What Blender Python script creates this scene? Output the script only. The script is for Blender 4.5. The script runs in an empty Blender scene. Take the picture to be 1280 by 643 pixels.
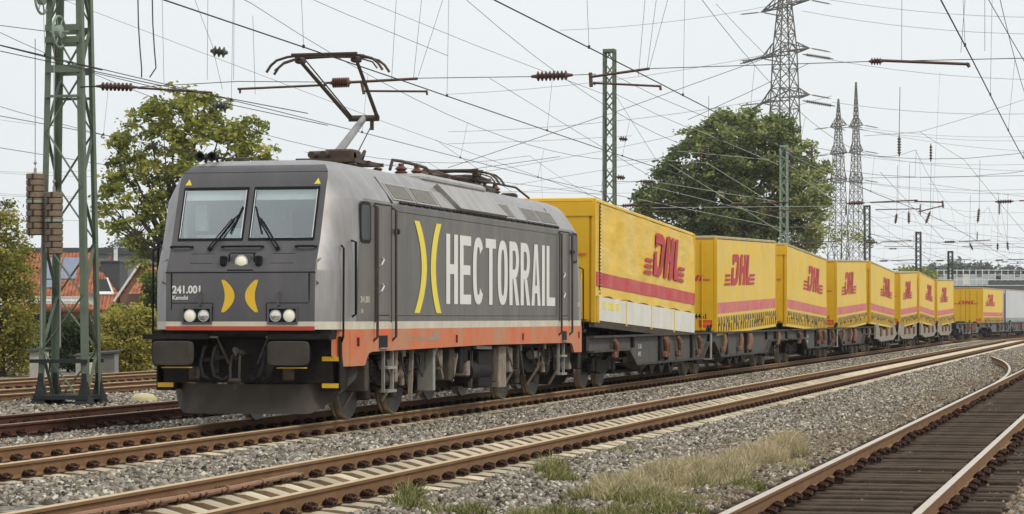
import bpy, math, random
import numpy as np
from mathutils import Vector, Matrix
C = bpy.context.scene
COL = C.collection
rnd = random.Random(7)
nr = np.random.RandomState(11)
# ------------------------------------------------------------ camera
F = 3208.0; CX = 640.0; HY = 397.0; H = 1.575; VP = 1415.0
A = math.atan((VP-CX)/F); ca, sa = math.cos(A), math.sin(A)
cam_d = bpy.data.cameras.new('camera'); cam = bpy.data.objects.new('camera', cam_d); COL.objects.link(cam)
cam.location = (0, 0, H); cam.rotation_euler = (math.pi/2, 0, A)
cam_d.sensor_width = 36; cam_d.lens = 36*F/1280; cam_d.shift_y = (HY-321.5)/1280
cam_d.clip_start = 0.5; cam_d.clip_end = 6000
C.camera = cam
# ------------------------------------------------------------ light
SUN_EL, SUN_AZ = 48, 118      # azimuth clockwise from +Y
w = bpy.data.worlds.new("World"); C.world = w; w.use_nodes = True
nt = w.node_tree; nt.nodes.clear()
out = nt.nodes.new('ShaderNodeOutputWorld'); bg = nt.nodes.new('ShaderNodeBackground')
sky = nt.nodes.new('ShaderNodeTexSky'); sky.sky_type = 'NISHITA'; sky.sun_disc = False
sky.sun_elevation = math.radians(SUN_EL); sky.sun_rotation = math.radians(SUN_AZ)
sky.dust_density = 4; sky.air_density = 1.0
mx = nt.nodes.new('ShaderNodeMix'); mx.data_type = 'RGBA'; mx.inputs[0].default_value = 0.93
tc = nt.nodes.new('ShaderNodeTexCoord'); nz = nt.nodes.new('ShaderNodeTexNoise')
nz.inputs['Scale'].default_value = 1.6; nz.inputs['Detail'].default_value = 4
cr = nt.nodes.new('ShaderNodeValToRGB')
cr.color_ramp.elements[0].position = .3; cr.color_ramp.elements[0].color = (8.0, 8.45, 8.75, 1)
cr.color_ramp.elements[1].position = .7; cr.color_ramp.elements[1].color = (8.9, 9.15, 9.25, 1)
nt.links.new(tc.outputs['Generated'], nz.inputs['Vector']); nt.links.new(nz.outputs['Fac'], cr.inputs[0])
nt.links.new(sky.outputs[0], mx.inputs[6]); nt.links.new(cr.outputs[0], mx.inputs[7])
nt.links.new(mx.outputs[2], bg.inputs[0]); bg.inputs[1].default_value = 0.098
nt.links.new(bg.outputs[0], out.inputs[0])
sd = bpy.data.lights.new('sun', 'SUN'); sd.energy = 1.5; sd.angle = math.radians(10); sd.color = (1, .92, .78)
so = bpy.data.objects.new('sun', sd); COL.objects.link(so)
el, az = math.radians(SUN_EL), math.radians(SUN_AZ)
dv = Vector((math.sin(az)*math.cos(el), math.cos(az)*math.cos(el), math.sin(el)))
so.rotation_euler = dv.to_track_quat('Z', 'Y').to_euler()
so.location = (20, -20, 40)
C.view_settings.view_transform = 'Standard'; C.view_settings.look = 'None'
C.view_settings.exposure = 0.15; C.view_settings.gamma = 1
C.render.engine = 'CYCLES'

# ------------------------------------------------------------ helpers
def P(px, py, d):                       # photo pixel + distance -> world point
    x = (px-CX)/F*d; z = H+(HY-py)/F*d
    return Vector((x*ca-d*sa, x*sa+d*ca, z))
def onX(px, py, X):
    u = (px-CX)/F; t = X/(u*ca-sa)
    return (t*(ca+u*sa), H+t*(HY-py)/F)
def onY(px, py, Y):
    u = (px-CX)/F; t = Y/(ca+u*sa)
    return (t*(u*ca-sa), H+t*(HY-py)/F)
Y0B, RB, XB = 183.0, 330.0, -2.0
def bend(X, Y):                         # tracks run straight, then curve to the right
    if Y <= Y0B: return X, Y, 0.0
    th = (Y-Y0B)/RB; xc = RB+XB; r = xc-X
    return xc-r*math.cos(th), Y0B+r*math.sin(th), th

class MB:
    def __init__(s): s.v = []; s.f = []; s.m = []
    def add(s, vs, fs, mi=0):
        o = len(s.v); s.v += [tuple(p) for p in vs]
        for f in fs: s.f.append([o+i for i in f]); s.m.append(mi)
        return s
    def box(s, c, d, mi=0, R=None):
        hx, hy, hz = d[0]/2, d[1]/2, d[2]/2
        vs = [Vector((sx*hx, sy*hy, sz*hz)) for sz in (-1, 1) for sy in (-1, 1) for sx in (-1, 1)]
        if R is not None: vs = [R @ p for p in vs]
        c = Vector(c); vs = [p+c for p in vs]
        return s.add(vs, [(0,2,3,1),(4,5,7,6),(0,1,5,4),(2,6,7,3),(0,4,6,2),(1,3,7,5)], mi)
    def bx(s, x0, x1, y0, y1, z0, z1, mi=0):
        return s.box(((x0+x1)/2, (y0+y1)/2, (z0+z1)/2), (abs(x1-x0), abs(y1-y0), abs(z1-z0)), mi)
    def rbox(s, x0, x1, y0, y1, z0, z1, b=.02, mi=0):   # box with chamfered edges
        r = [(x0+b,y0),(x1-b,y0),(x1,y0+b),(x1,y1-b),(x1-b,y1),(x0+b,y1),(x0,y1-b),(x0,y0+b)]
        cx, cy = (x0+x1)/2, (y0+y1)/2
        def sh(k): return [(cx+(x-cx)*(1-2*k/abs(x1-x0)), cy+(y-cy)*(1-2*k/abs(y1-y0))) for x, y in r]
        return s.loft([[(x,y,z0) for x,y in sh(b)],[(x,y,z0+b) for x,y in r],[(x,y,z1-b) for x,y in r],[(x,y,z1) for x,y in sh(b)]], True, True, mi)
    def loft(s, rings, closed=True, caps=False, mi=0):
        n = len(rings[0]); vs = [p for r in rings for p in r]; fs = []
        for k in range(len(rings)-1):
            for i in range(n if closed else n-1):
                j = (i+1) % n
                fs.append((k*n+i, k*n+j, (k+1)*n+j, (k+1)*n+i))
        if caps: fs.append(tuple(range(n-1, -1, -1))); fs.append(tuple((len(rings)-1)*n+i for i in range(n)))
        return s.add(vs, fs, mi)
    def tube(s, pts, r, n=8, mi=0, caps=True):
        pts = [Vector(p) for p in pts]; rs = r if isinstance(r, (list, tuple)) else [r]*len(pts)
        rings = []; up = None
        for i, p in enumerate(pts):
            t = (pts[min(i+1, len(pts)-1)]-pts[max(i-1, 0)])
            if t.length < 1e-9: t = Vector((0,0,1))
            t.normalize()
            if up is None or abs(up.dot(t)) > .95: up = Vector((0,0,1)) if abs(t.z) < .9 else Vector((0,1,0))
            a = t.cross(up).normalized(); b = a.cross(t).normalized(); up = b
            rings.append([p+a*(math.cos(2*math.pi*k/n)*rs[i])+b*(math.sin(2*math.pi*k/n)*rs[i]) for k in range(n)])
        return s.loft(rings, True, caps, mi)
    def bar(s, p, q, wd, th=None, mi=0):       # rectangular bar
        p, q = Vector(p), Vector(q); th = th or wd; t = (q-p).normalized()
        up = Vector((0,0,1)) if abs(t.z) < .9 else Vector((0,1,0))
        a = t.cross(up).normalized()*wd/2; b = a.cross(t).normalized()*th/2
        return s.loft([[c-a-b, c+a-b, c+a+b, c-a+b] for c in (p, q)], True, True, mi)
    def prism(s, poly, fn, d0, d1, mi=0):      # poly 2D, fn(u,v,d)->3D
        n = len(poly)
        vs = [fn(u, v, d0) for u, v in poly]+[fn(u, v, d1) for u, v in poly]
        fs = [tuple(range(n-1,-1,-1)), tuple(range(n, 2*n))]+[(i, (i+1)%n, n+(i+1)%n, n+i) for i in range(n)]
        return s.add(vs, fs, mi)
    def lathe(s, prof, c, axis='z', n=20, mi=0, caps=True):   # prof (r, h)
        rings = []
        c = Vector(c)
        for r, h in prof:
            rr = []
            for k in range(n):
                t = 2*math.pi*k/n; u, v = r*math.cos(t), r*math.sin(t)
                rr.append(c+Vector({'z': (u, v, h), 'x': (h, u, v), 'y': (v, h, u)}[axis]))
            rings.append(rr)
        return s.loft(rings, True, caps, mi)
    def mirror_x(s):
        n = len(s.v); s.v += [(-x, y, z) for x, y, z in s.v[:n]]
        k = len(s.f); s.f += [[n+i for i in reversed(f)] for f in s.f[:k]]; s.m += s.m[:k]
        return s
    def build(s, name, mats, parent=None, smooth=True, angle=35, label=None):
        me = bpy.data.meshes.new(name); me.from_pydata(s.v, [], s.f)
        if not isinstance(mats, (list, tuple)): mats = [mats]
        for m in mats: me.materials.append(m)
        me.polygons.foreach_set('material_index', s.m); me.validate(); me.update()
        import bmesh
        b = bmesh.new(); b.from_mesh(me); bmesh.ops.recalc_face_normals(b, faces=b.faces[:]); b.to_mesh(me); b.free()
        if smooth:
            me.shade_smooth(); me.set_sharp_from_angle(angle=math.radians(angle))
        o = bpy.data.objects.new(name, me); COL.objects.link(o)
        if parent: o.parent = parent
        if label: o['label'] = label
        return o
def tag(o, label, cat=None, group=None, kind=None):
    o['label'] = label
    if cat: o['category'] = cat
    if group: o['group'] = group
    if kind: o['kind'] = kind
    return o
def thing(name, label, cat, loc=(0,0,0), rz=0, group=None):
    o = bpy.data.objects.new(name, None); COL.objects.link(o); o.empty_display_size = .3
    o.location = loc; o.rotation_euler = (0, 0, rz)
    return tag(o, label, cat, group)
KIDS = {}
def copy_tree(o, parent=None):
    c = o.copy(); COL.objects.link(c)
    if parent: c.parent = parent
    for ch in list(o.children): copy_tree(ch, c)
    return c
def big_mesh(name, V, nf, k, faces, mats, attr=None, attr2=None):   # numpy mesh, all faces k-gons
    me = bpy.data.meshes.new(name)
    me.vertices.add(len(V)); me.vertices.foreach_set('co', V.astype(np.float32).ravel())
    me.loops.add(nf*k); me.loops.foreach_set('vertex_index', faces.astype(np.int32).ravel())
    me.polygons.add(nf); me.polygons.foreach_set('loop_start', np.arange(0, nf*k, k, dtype=np.int32))
    if attr is not None:
        a = me.attributes.new('shade', 'FLOAT', 'POINT'); a.data.foreach_set('value', attr.astype(np.float32))
    if attr2 is not None:
        a = me.attributes.new('tone', 'FLOAT', 'POINT'); a.data.foreach_set('value', attr2.astype(np.float32))
    me.update(calc_edges=True); me.validate()
    me.materials.append(mats)
    return me

# ------------------------------------------------------------ materials
MATS = {}
def mat(name, col, rough=.6, metal=0, var=.15, scale=3., bump=0., bscale=40., dirt=None, dirt_amt=0., dscale=(1,1,1), spec=.5, coat=0, bdist=.02, wrink=None):
    if name in MATS: return MATS[name]
    m = bpy.data.materials.new(name); m.use_nodes = True; n = m.node_tree; N = n.nodes; L = n.links
    b = N['Principled BSDF']; b.inputs['Roughness'].default_value = rough; b.inputs['Metallic'].default_value = metal
    if name in ('underframe_black','underframe_grey','plough_brown','black_rubber','clip_rust','sleeper_wood','rail_rust','rail_rust_dark','wagon_grey','wagon_belly','mast_foot_grey'): spec = .12
    b.inputs['Specular IOR Level'].default_value = spec; b.inputs['Coat Weight'].default_value = coat
    tc = N.new('ShaderNodeTexCoord'); mp = N.new('ShaderNodeMapping'); mp.inputs['Scale'].default_value = dscale
    L.new(tc.outputs['Object'], mp.inputs[0])
    nz = N.new('ShaderNodeTexNoise'); nz.inputs['Scale'].default_value = scale; nz.inputs['Detail'].default_value = 6; nz.inputs['Roughness'].default_value = .65
    L.new(tc.outputs['Object'], nz.inputs['Vector'])
    mr = N.new('ShaderNodeMapRange'); mr.inputs[1].default_value = .3; mr.inputs[2].default_value = .7
    mr.inputs[3].default_value = 1-var; mr.inputs[4].default_value = 1+var
    L.new(nz.outputs['Fac'], mr.inputs[0])
    vm = N.new('ShaderNodeVectorMath'); vm.operation = 'SCALE'; vm.inputs[0].default_value = col[:3]
    if 'sleeper' in name:
        oi = N.new('ShaderNodeObjectInfo'); r3 = N.new('ShaderNodeMapRange'); r3.inputs[3].default_value = .62; r3.inputs[4].default_value = 1.25; L.new(oi.outputs['Random'], r3.inputs[0])
        mm = N.new('ShaderNodeMath'); mm.operation = 'MULTIPLY'; L.new(mr.outputs[0], mm.inputs[0]); L.new(r3.outputs[0], mm.inputs[1]); L.new(mm.outputs[0], vm.inputs['Scale'])
    else: L.new(mr.outputs[0], vm.inputs['Scale'])
    last = vm.outputs[0]
    if dirt:
        n2 = N.new('ShaderNodeTexNoise'); n2.inputs['Scale'].default_value = 1.6; n2.inputs['Detail'].default_value = 7; n2.inputs['Roughness'].default_value = .7
        L.new(mp.outputs[0], n2.inputs['Vector'])
        r2 = N.new('ShaderNodeMapRange'); r2.inputs[1].default_value = .38; r2.inputs[2].default_value = .68; r2.inputs[4].default_value = dirt_amt
        L.new(n2.outputs['Fac'], r2.inputs[0])
        mx = N.new('ShaderNodeMix'); mx.data_type = 'RGBA'; mx.inputs[7].default_value = (*dirt, 1)
        L.new(r2.outputs[0], mx.inputs[0]); L.new(last, mx.inputs[6]); last = mx.outputs[2]
    L.new(last, b.inputs['Base Color'])
    if bump:
        n3 = N.new('ShaderNodeTexNoise'); n3.inputs['Scale'].default_value = bscale; n3.inputs['Detail'].default_value = 4
        L.new(tc.outputs['Object'], n3.inputs['Vector'])
        bp = N.new('ShaderNodeBump'); bp.inputs['Strength'].default_value = bump; bp.inputs['Distance'].default_value = bdist
        if wrink: m3 = N.new('ShaderNodeMapping'); m3.inputs['Scale'].default_value = wrink; m3.inputs['Rotation'].default_value = (.6, 0, 0); L.new(tc.outputs['Object'], m3.inputs[0]); L.new(m3.outputs[0], n3.inputs['Vector'])
        L.new(n3.outputs['Fac'], bp.inputs['Height']); L.new(bp.outputs[0], b.inputs['Normal'])
    MATS[name] = m; return m
def attr_mat(name, stops, rough=.9, transl=0.):     # colour ramp over the 'shade' attribute
    m = bpy.data.materials.new(name); m.use_nodes = True; n = m.node_tree; N = n.nodes; L = n.links
    b = N['Principled BSDF']; b.inputs['Roughness'].default_value = rough; b.inputs['Specular IOR Level'].default_value = .25
    at = N.new('ShaderNodeAttribute'); at.attribute_name = 'shade'
    cr = N.new('ShaderNodeValToRGB'); cr.color_ramp.interpolation = 'LINEAR'
    while len(cr.color_ramp.elements) < len(stops): cr.color_ramp.elements.new(.5)
    for e, (p, c) in zip(cr.color_ramp.elements, stops): e.position = p; e.color = (*c, 1)
    L.new(at.outputs['Fac'], cr.inputs[0]); L.new(cr.outputs[0], b.inputs['Base Color'])
    if transl:
        t = N.new('ShaderNodeBsdfTranslucent'); L.new(cr.outputs[0], t.inputs[0]); ms = N.new('ShaderNodeMixShader'); ms.inputs[0].default_value = transl
        o = N['Material Output']; L.new(b.outputs[0], ms.inputs[1]); L.new(t.outputs[0], ms.inputs[2]); L.new(ms.outputs[0], o.inputs[0])
    return m
M = dict(
 rail=mat('rail_rust', (.225,.130,.068), .75, 0, .2, 2.5, .2, 60, (.20,.10,.05), .45, (1,.3,1)),
 railtop=mat('rail_top', (.56,.42,.25), .5, .15, .12, 4),
 railtop3=mat('rail_top_worn', (.58,.51,.40), .38, .4, .1, 4),
 rail_dark=mat('rail_rust_dark', (.11,.05,.035), .8, 0, .3, 3),
 rail_dark_top=mat('rail_dark_top', (.30,.20,.14), .5, .4, .1, 3),
 conc=mat('sleeper_concrete', (.60,.53,.39), .9, 0, .14, 6, .3, 50, (.33,.25,.16), .6, (3,3,3)),
 wood=mat('sleeper_wood', (.055,.040,.031), .85, 0, .4, 5, .5, 60, (.15,.105,.07), .6, (2,9,9)),
 clip=mat('clip_rust', (.055,.030,.022), .75, .2, .3, 20),
 gdark=mat('paint_dark_grey', (.085,.081,.088), .45, .2, .08, 2, 0, 1, (.15,.14,.13), .5, (1,.6,.25), coat=.15),
 gside=mat('paint_side_grey', (.120,.114,.108), .5, .15, .10, 1.2, 0, 1, (.21,.185,.15), .75, (1,1.6,.25), coat=.05),
 silver=mat('paint_silver', (.34,.33,.335), .45, .3, .07, 2, 0, 1, (.17,.155,.14), .55, (1.5,1.8,.3), coat=.1),
 silver2=mat('paint_silver_panel', (.42,.41,.40), .5, .25, .07, 2, 0, 1, (.22,.20,.18), .55, (1,2,.3)),
 stripe=mat('paint_cream', (.66,.62,.50), .5, 0, .08, 2, 0, 1, (.45,.38,.27), .5, (1,2,1)),
 orange=mat('paint_orange', (.66,.15,.04), .6, 0, .08, 1.5, 0, 1, (.46,.28,.17), .9, (1,1.2,.7)),
 orange2=mat('paint_orange_clean', (.75,.12,.03), .5),
 red=mat('paint_red_line', (.50,.07,.03), .5),
 black=mat('underframe_black', (.014,.013,.014), .7, 0, .35, 4, .3, 30, (.05,.04,.03), .4, (2,2,2)),
 black2=mat('black_rubber', (.014,.014,.016), .55),
 dusty=mat('underframe_dusty', (.30,.25,.195), .8, 0, .25, 6, .2, 40, (.06,.05,.04), .6, (3,3,3)),
 dgrey=mat('underframe_grey', (.05,.045,.04), .7, .1, .3, 6, .2, 40, (.17,.13,.09), .5, (3,3,3)),
 plough=mat('plough_brown', (.045,.040,.035), .6, 0, .15, 2, .1, 30, (.10,.085,.068), .6, (1,1,.5)),
 wheel=mat('wheel_steel', (.05,.042,.035), .6, .2, .2, 5),
 tread=mat('wheel_tread', (.35,.32,.28), .35, .8, .1, 5),
 yellowp=mat('step_yellow', (.75,.46,.02), .5), logo=mat('logo_yellow', (.80,.50,.03), .5, 0, .05),
 logo2=mat('logo_yellow_light', (.86,.70,.06), .5, 0, .05),
 white=mat('lettering_white', (.78,.77,.73), .5, 0, .05),
 paleletter=mat('lettering_faded', (.42,.33,.22), .7), yellowsign=mat('warning_yellow', (.8,.62,.05), .5),
 bronze=mat('roof_gear_brown', (.075,.05,.035), .6, .3, .3, 6), redins=mat('insulator_red', (.12,.045,.03), .5),
 grille=mat('grille_mesh', (.20,.19,.175), .8, .1, .25, 12, .5, 120), inter=mat('cab_interior', (.42,.46,.46), .8),
 blind=mat('cab_blind', (.62,.66,.62), .8), desk=mat('cab_desk', (.50,.56,.55), .6),
 lampshell=mat('lamp_reflector', (.75,.74,.7), .18, .8), chrome=mat('window_trim', (.72,.72,.70), .3, .6),
 ygreen=mat('mast_green', (.12,.155,.105), .65, 0, .2, 4, 0, 1, (.17,.21,.16), .6, (2,2,.6)),
 gfar=mat('mast_green_pale', (.26,.33,.27), .7), steel=mat('pylon_steel', (.16,.15,.135), .8, 0),
 mastbase=mat('mast_foot_grey', (.030,.036,.036), .7, 0, .3, 5), galv=mat('galvanised', (.34,.34,.31), .55, .4),
 wire=mat('wire_dark', (.045,.038,.036), .6, .3), wire_g=mat('wire_pale', (.33,.33,.32), .7),
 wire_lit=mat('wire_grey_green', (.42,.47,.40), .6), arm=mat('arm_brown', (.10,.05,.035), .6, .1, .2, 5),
 insul=mat('insulator_brown', (.085,.04,.03), .35), insul_g=mat('insulator_green', (.05,.06,.04), .35),
 tarp=mat('tarp_yellow', (.82,.50,.018), .5, 0, .10, .7, .6, .8, (.74,.58,.16), .8, (1,.35,.5), bdist=.10, wrink=(1,.55,2.2)),
 curt=mat('curtain_yellow', (.82,.54,.04), .6, 0, .07, 1, .5, 1.6, (.70,.56,.20), .8, (1,.5,.7), bdist=.04, wrink=(1,.8,1.2)),
 yend=mat('yellow_panel', (.72,.42,.01), .5, 0, .08, 1), yroof=mat('roof_rail_dusty', (.42,.35,.20), .7, 0, .2, 2),
 dhlred=mat('logo_red', (.52,.035,.05), .6, 0, .12, 2), stripepink=mat('stripe_pink', (.60,.12,.13), .6, 0, .12, 1, 0, 1, (.70,.33,.24), .6, (1,.6,1)),
 stripered=mat('stripe_red', (.52,.045,.06), .6, 0, .1, 1, 0, 1, (.62,.17,.13), .7, (1,.8,1)),
 board=mat('side_board_white', (.76,.75,.69), .6, 0, .05, 2, 0, 1, (.50,.47,.38), .45, (1,1,.5)),
 wagon=mat('wagon_grey', (.088,.090,.094), .7, 0, .15, 3, .1, 30, (.15,.125,.09), .5, (1,1.2,1.8)),
 wagonb=mat('wagon_belly', (.115,.11,.105), .75, 0, .2, 2, 0, 1, (.07,.065,.06), .6, (1,1,2)),
 wagonl=mat('wagon_pale', (.30,.27,.22), .8, 0, .15, 2), wagonblue=mat('wagon_blue_grey', (.12,.14,.16), .8),
 wrust=mat('wagon_latch_rust', (.20,.10,.06), .8, 0, .3, 9), tblue=mat('panel_blue', (.05,.09,.30), .5), twhite=mat('panel_white', (.58,.60,.62), .6, 0, .06, 1),
 cw=mat('weight_concrete', (.25,.185,.13), .95, 0, .22, 9, .6, 40, (.09,.07,.05), .6, (4,4,6)), joint=mat('weight_joint', (.05,.035,.028), .95),
 tile=mat('roof_tile_red', (.46,.13,.06), .85, 0, .2, 1.5), tile2=mat('roof_tile_dusty', (.38,.17,.11), .85, 0, .2, 1.5),
 wallw=mat('house_plaster', (.58,.56,.50), .9), brickw=mat('house_brick', (.26,.15,.11), .9), slate=mat('slate_dark', (.055,.06,.07), .7), solar=mat('solar_panel', (.24,.27,.36), .3, .2),
 glassd=mat('window_dark', (.03,.035,.035), .35, 0, .1, spec=.2), trim=mat('white_trim', (.72,.72,.70), .6), mdark=mat('mast_dark_far', (.06,.07,.06), .7), side_shade=mat('sleeper_shaded_side', (.29,.20,.12), .95, 0, .25, 8), dstrap=mat('strap_dark', (.10,.08,.035), .8), bark=mat('bark', (.075,.06,.045), .95, 0, .3, 5, .5, 30),
 hill=mat('hill_haze_tint', (.14,.18,.17), 1., 0, .3, .02), farroof=mat('far_roof_grey', (.20,.21,.22), .8), brg=mat('bridge_wall_grey', (.10,.11,.11), .9),  # hill colour has distance haze mixed in
 stoney=mat('pale_stone', (.62,.55,.32), .9, 0, .15, 9), conduit=mat('conduit_rust', (.26,.14,.08), .7, 0, .2, 6),
)
def glass_mat():
    m = bpy.data.materials.new('windscreen_glass'); m.use_nodes = True; N = m.node_tree.nodes; L = m.node_tree.links
    N.clear(); o = N.new('ShaderNodeOutputMaterial'); t = N.new('ShaderNodeBsdfTransparent'); t.inputs[0].default_value = (.72,.82,.80,1)
    g = N.new('ShaderNodeBsdfGlossy'); g.inputs['Roughness'].default_value = .03; g.inputs[0].default_value = (.9,.95,.95,1)
    fr = N.new('ShaderNodeFresnel'); fr.inputs[0].default_value = 1.9; mx = N.new('ShaderNodeMixShader')
    ad = N.new('ShaderNodeMath'); ad.operation = 'ADD'; ad.use_clamp = True; ad.inputs[1].default_value = .09; L.new(fr.outputs[0], ad.inputs[0]); L.new(ad.outputs[0], mx.inputs[0]); L.new(t.outputs[0], mx.inputs[1]); L.new(g.outputs[0], mx.inputs[2]); L.new(mx.outputs[0], o.inputs[0]); return m
M['glass'] = glass_mat()
def emis(name, col, s):
    m = bpy.data.materials.new(name); m.use_nodes = True; b = m.node_tree.nodes['Principled BSDF']
    b.inputs['Base Color'].default_value = (*col, 1); b.inputs['Emission Color'].default_value = (*col, 1); b.inputs['Emission Strength'].default_value = s; return m
M['lamp'] = emis('headlamp_lit', (.80,.74,.58), .22)

# ------------------------------------------------------------ lettering
def superring(w, h, n=28, e=2.6):
    r = []
    for k in range(n):
        t = 2*math.pi*k/n; c, s = math.cos(t), math.sin(t)
        r.append((w/2+w/2*math.copysign(abs(c)**(2/e), c), h/2+h/2*math.copysign(abs(s)**(2/e), s)))
    return r
def ring_faces(mb, fn, w, h, sv, sh, k0, k1, d, n=28):
    o = superring(w, h, n); i = [(sv+x*(w-2*sv)/w, sh+y*(h-2*sh)/h) for x, y in o]
    for k in range(k0, k1):
        a, b = k % n, (k+1) % n
        mb.add([fn(*o[a], d), fn(*o[b], d), fn(*i[b], d), fn(*i[a], d)], [(0,1,2,3)])
def letter(mb, ch, w, h, sv, sh, fn, d):
    def q(*pts): mb.add([fn(u, v, d) for u, v in pts], [tuple(range(len(pts)))])
    def r(x0, x1, y0, y1): q((x0,y0),(x1,y0),(x1,y1),(x0,y1))
    if ch == 'H': r(0,sv,0,h); r(w-sv,w,0,h); r(sv,w-sv,h*.5-sh/2,h*.5+sh/2)
    elif ch == 'E': r(0,sv,0,h); r(sv,w,0,sh); r(sv,w,h-sh,h); r(sv,w*.93,h*.5-sh/2,h*.5+sh/2)
    elif ch == 'T': r(0,w,h-sh,h); r(w/2-sv/2,w/2+sv/2,0,h-sh)
    elif ch == 'I': r(0,sv,0,h)
    elif ch == 'L': r(0,sv,0,h); r(sv,w,0,sh)
    elif ch == 'O': ring_faces(mb, fn, w, h, sv, sh, 0, 28, d)
    elif ch == 'C': ring_faces(mb, fn, w, h, sv, sh, 3, 25, d)
    elif ch == 'A':
        a_ = w/2-sv*.55; ht_ = h*.80; q((0,0),(sv,0),(w/2,ht_),(w/2,h),(a_,h)); q((w-sv,0),(w,0),(w-a_,h),(w/2,h),(w/2,ht_)); k0 = sv+(w/2-sv)*(h*.2)/ht_; k1 = sv+(w/2-sv)*(h*.2+sh*.9)/ht_; q((k0,h*.2),(w-k0,h*.2),(w-k1,h*.2+sh*.9),(k1,h*.2+sh*.9))
    elif ch == 'R':
        r(0,sv,0,h); r(sv,w*.55,h-sh,h); r(sv,w*.55,h*.42,h*.42+sh)
        n = 10; hh = h*.58; cy = h*.42+hh/2
        for k in range(n):
            t0, t1 = -math.pi/2+math.pi*k/n, -math.pi/2+math.pi*(k+1)/n
            def o(t): return (w*.55+w*.45*math.cos(t), cy+hh/2*math.sin(t))
            def i(t): return (w*.55+(w*.45-sv)*math.cos(t), cy+(hh/2-sh)*math.sin(t))
            q(o(t0), o(t1), i(t1), i(t0))
        q((w-sv*1.0,0),(w+sv*.08,0),(w*.62+sv*.25,h*.42),(w*.62-sv*.7,h*.42))
def text_mesh(name, s, size, parent, mt, loc, rot, sx=1., off=0., depth=0.):
    cu = bpy.data.curves.new(name, 'FONT'); cu.body = s; cu.size = size; cu.offset = off; cu.align_x = 'LEFT'
    o = bpy.data.objects.new('tmp', cu); COL.objects.link(o)
    bpy.context.view_layer.update()
    me = bpy.data.meshes.new_from_object(o.evaluated_get(bpy.context.evaluated_depsgraph_get()))
    bpy.data.objects.remove(o); me.name = name
    me.transform(Matrix.Translation(Vector(loc)) @ rot.to_4x4() @ Matrix.Diagonal((sx, 1, 1, 1)))
    me.materials.clear(); me.materials.append(mt)
    ob = bpy.data.objects.new(name, me); COL.objects.link(ob); ob.parent = parent
    return ob
R_FRONT = Matrix.Rotation(math.pi/2, 3, 'X')                        # text facing -Y
R_SIDE = Matrix.Rotation(math.pi/2, 3, 'Z') @ Matrix.Rotation(math.pi/2, 3, 'X')   # text facing +X, reading along +Y
def dhl(mb, W, Hh, fn, d):              # italic parcel logo, W wide, Hh high
    u = W/7.3
    def q(*pts): mb.add([fn(x*u, y*Hh, d) for x, y in pts], [tuple(range(len(pts)))])
    k = .48
    def sl(x0, x1, y0, y1): q((x0+k*y0,y0),(x1+k*y0,y0),(x1+k*y1,y1),(x0+k*y1,y1))
    for y in (0, .14, .28):
        sl(0, 1.2-.02*y, y, y+.075); sl(5.75, 7.0, y, y+.075)
    # D
    sl(1.40, 1.95, 0, .57); sl(1.55, 2.6, .76, 1); sl(1.62, 1.95, .66, .76); sl(1.95, 2.55, 0, .22)
    q((2.55,0),(2.88,.05),(3.06+k*.3,.3),(3.02+k*.88,.88),(2.6+k,1),(2.6+k*.76,.76),(2.52+k*.5,.5),(2.55+k*.22,.22))
    # H
    sl(3.28, 3.82, 0, 1); sl(4.14, 4.68, 0, 1); sl(3.82, 4.14, .40, .62)
    # L
    sl(4.92, 5.42, .26, 1); q((4.92,0),(5.80,0),(5.93,.26),(5.04,.26))

# ============================================================ LOCOMOTIVE
XT = -12.58; YL = 35.6; L = 16.7
loco = thing('electric_locomotive', 'dark grey electric locomotive with orange skirt, white lettering and raised roof pantograph, leading the train', 'locomotive', (XT, YL, 0))
def lerp(a, b, t): return a+(b-a)*t
def interp(z, tab):
    if z <= tab[0][0]: return tab[0][1]
    for (a, p), (b, q) in zip(tab, tab[1:]):
        if z <= b: return lerp(p, q, (z-a)/(b-a))
    return tab[-1][1]
Y0T = [(1.40,-.35),(2.24,-.33),(2.27,-.32),(2.71,-.09),(3.49,.20),(3.62,.27),(3.74,.36),(3.83,.50),(3.90,.75),(3.94,1.15),(3.95,1.4)]
WST = [(1.40,1.49),(3.31,1.49),(3.35,1.465),(3.49,1.385),(3.62,1.29),(3.74,1.20),(3.83,1.12),(3.90,.98),(3.94,.70),(3.95,.4)]
ZL = [1.40,1.515,2.24,2.27,2.71,3.10,3.31,3.35,3.49,3.62,3.74,3.83,3.90,3.94,3.95]
def half_outline(z):     # right half front->rear: list of (x,y)
    y0 = interp(z, Y0T); ws = interp(z, WST); wf = min(1.14, ws-.09)
    kx = ws-wf
    sy = interp(z, [(1.4,.42),(3.31,.60),(3.5,1.2),(3.95,1.6)])
    pts = [(.04,0),(min(1.04, wf-.03),0),(wf,.004),(wf+kx*.32,.08),(wf+kx*.62,.22),(wf+kx*.86,.42),(ws,.72)]
    fr = [(x, y0+y) for x, y in pts]
    s1 = max(y0+.78, sy+.1)
    mid = [(ws, s1), (ws, 2.45), (ws, 5.5), (ws, 8.35), (ws, 11.2), (ws, L-2.45), (ws, L-s1)]
    re = [(x, L-y) for x, y in reversed(fr)]
    return fr+mid+re
nb = len(half_outline(2.0))
def ring(z):
    h = half_outline(z)
    return [(x, y, z) for x, y in h]+[(-x, y, z) for x, y in reversed(h)]
mb = MB(); rings = [ring(z) for z in ZL]; n = len(rings[0])
mb.v = [p for r in rings for p in r]
def seg_kind(i):
    j = i if i < n//2 else n-2-i
    if i == n//2-1: return 'rearface'
    if i == n-1: return 'front'
    return j
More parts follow.
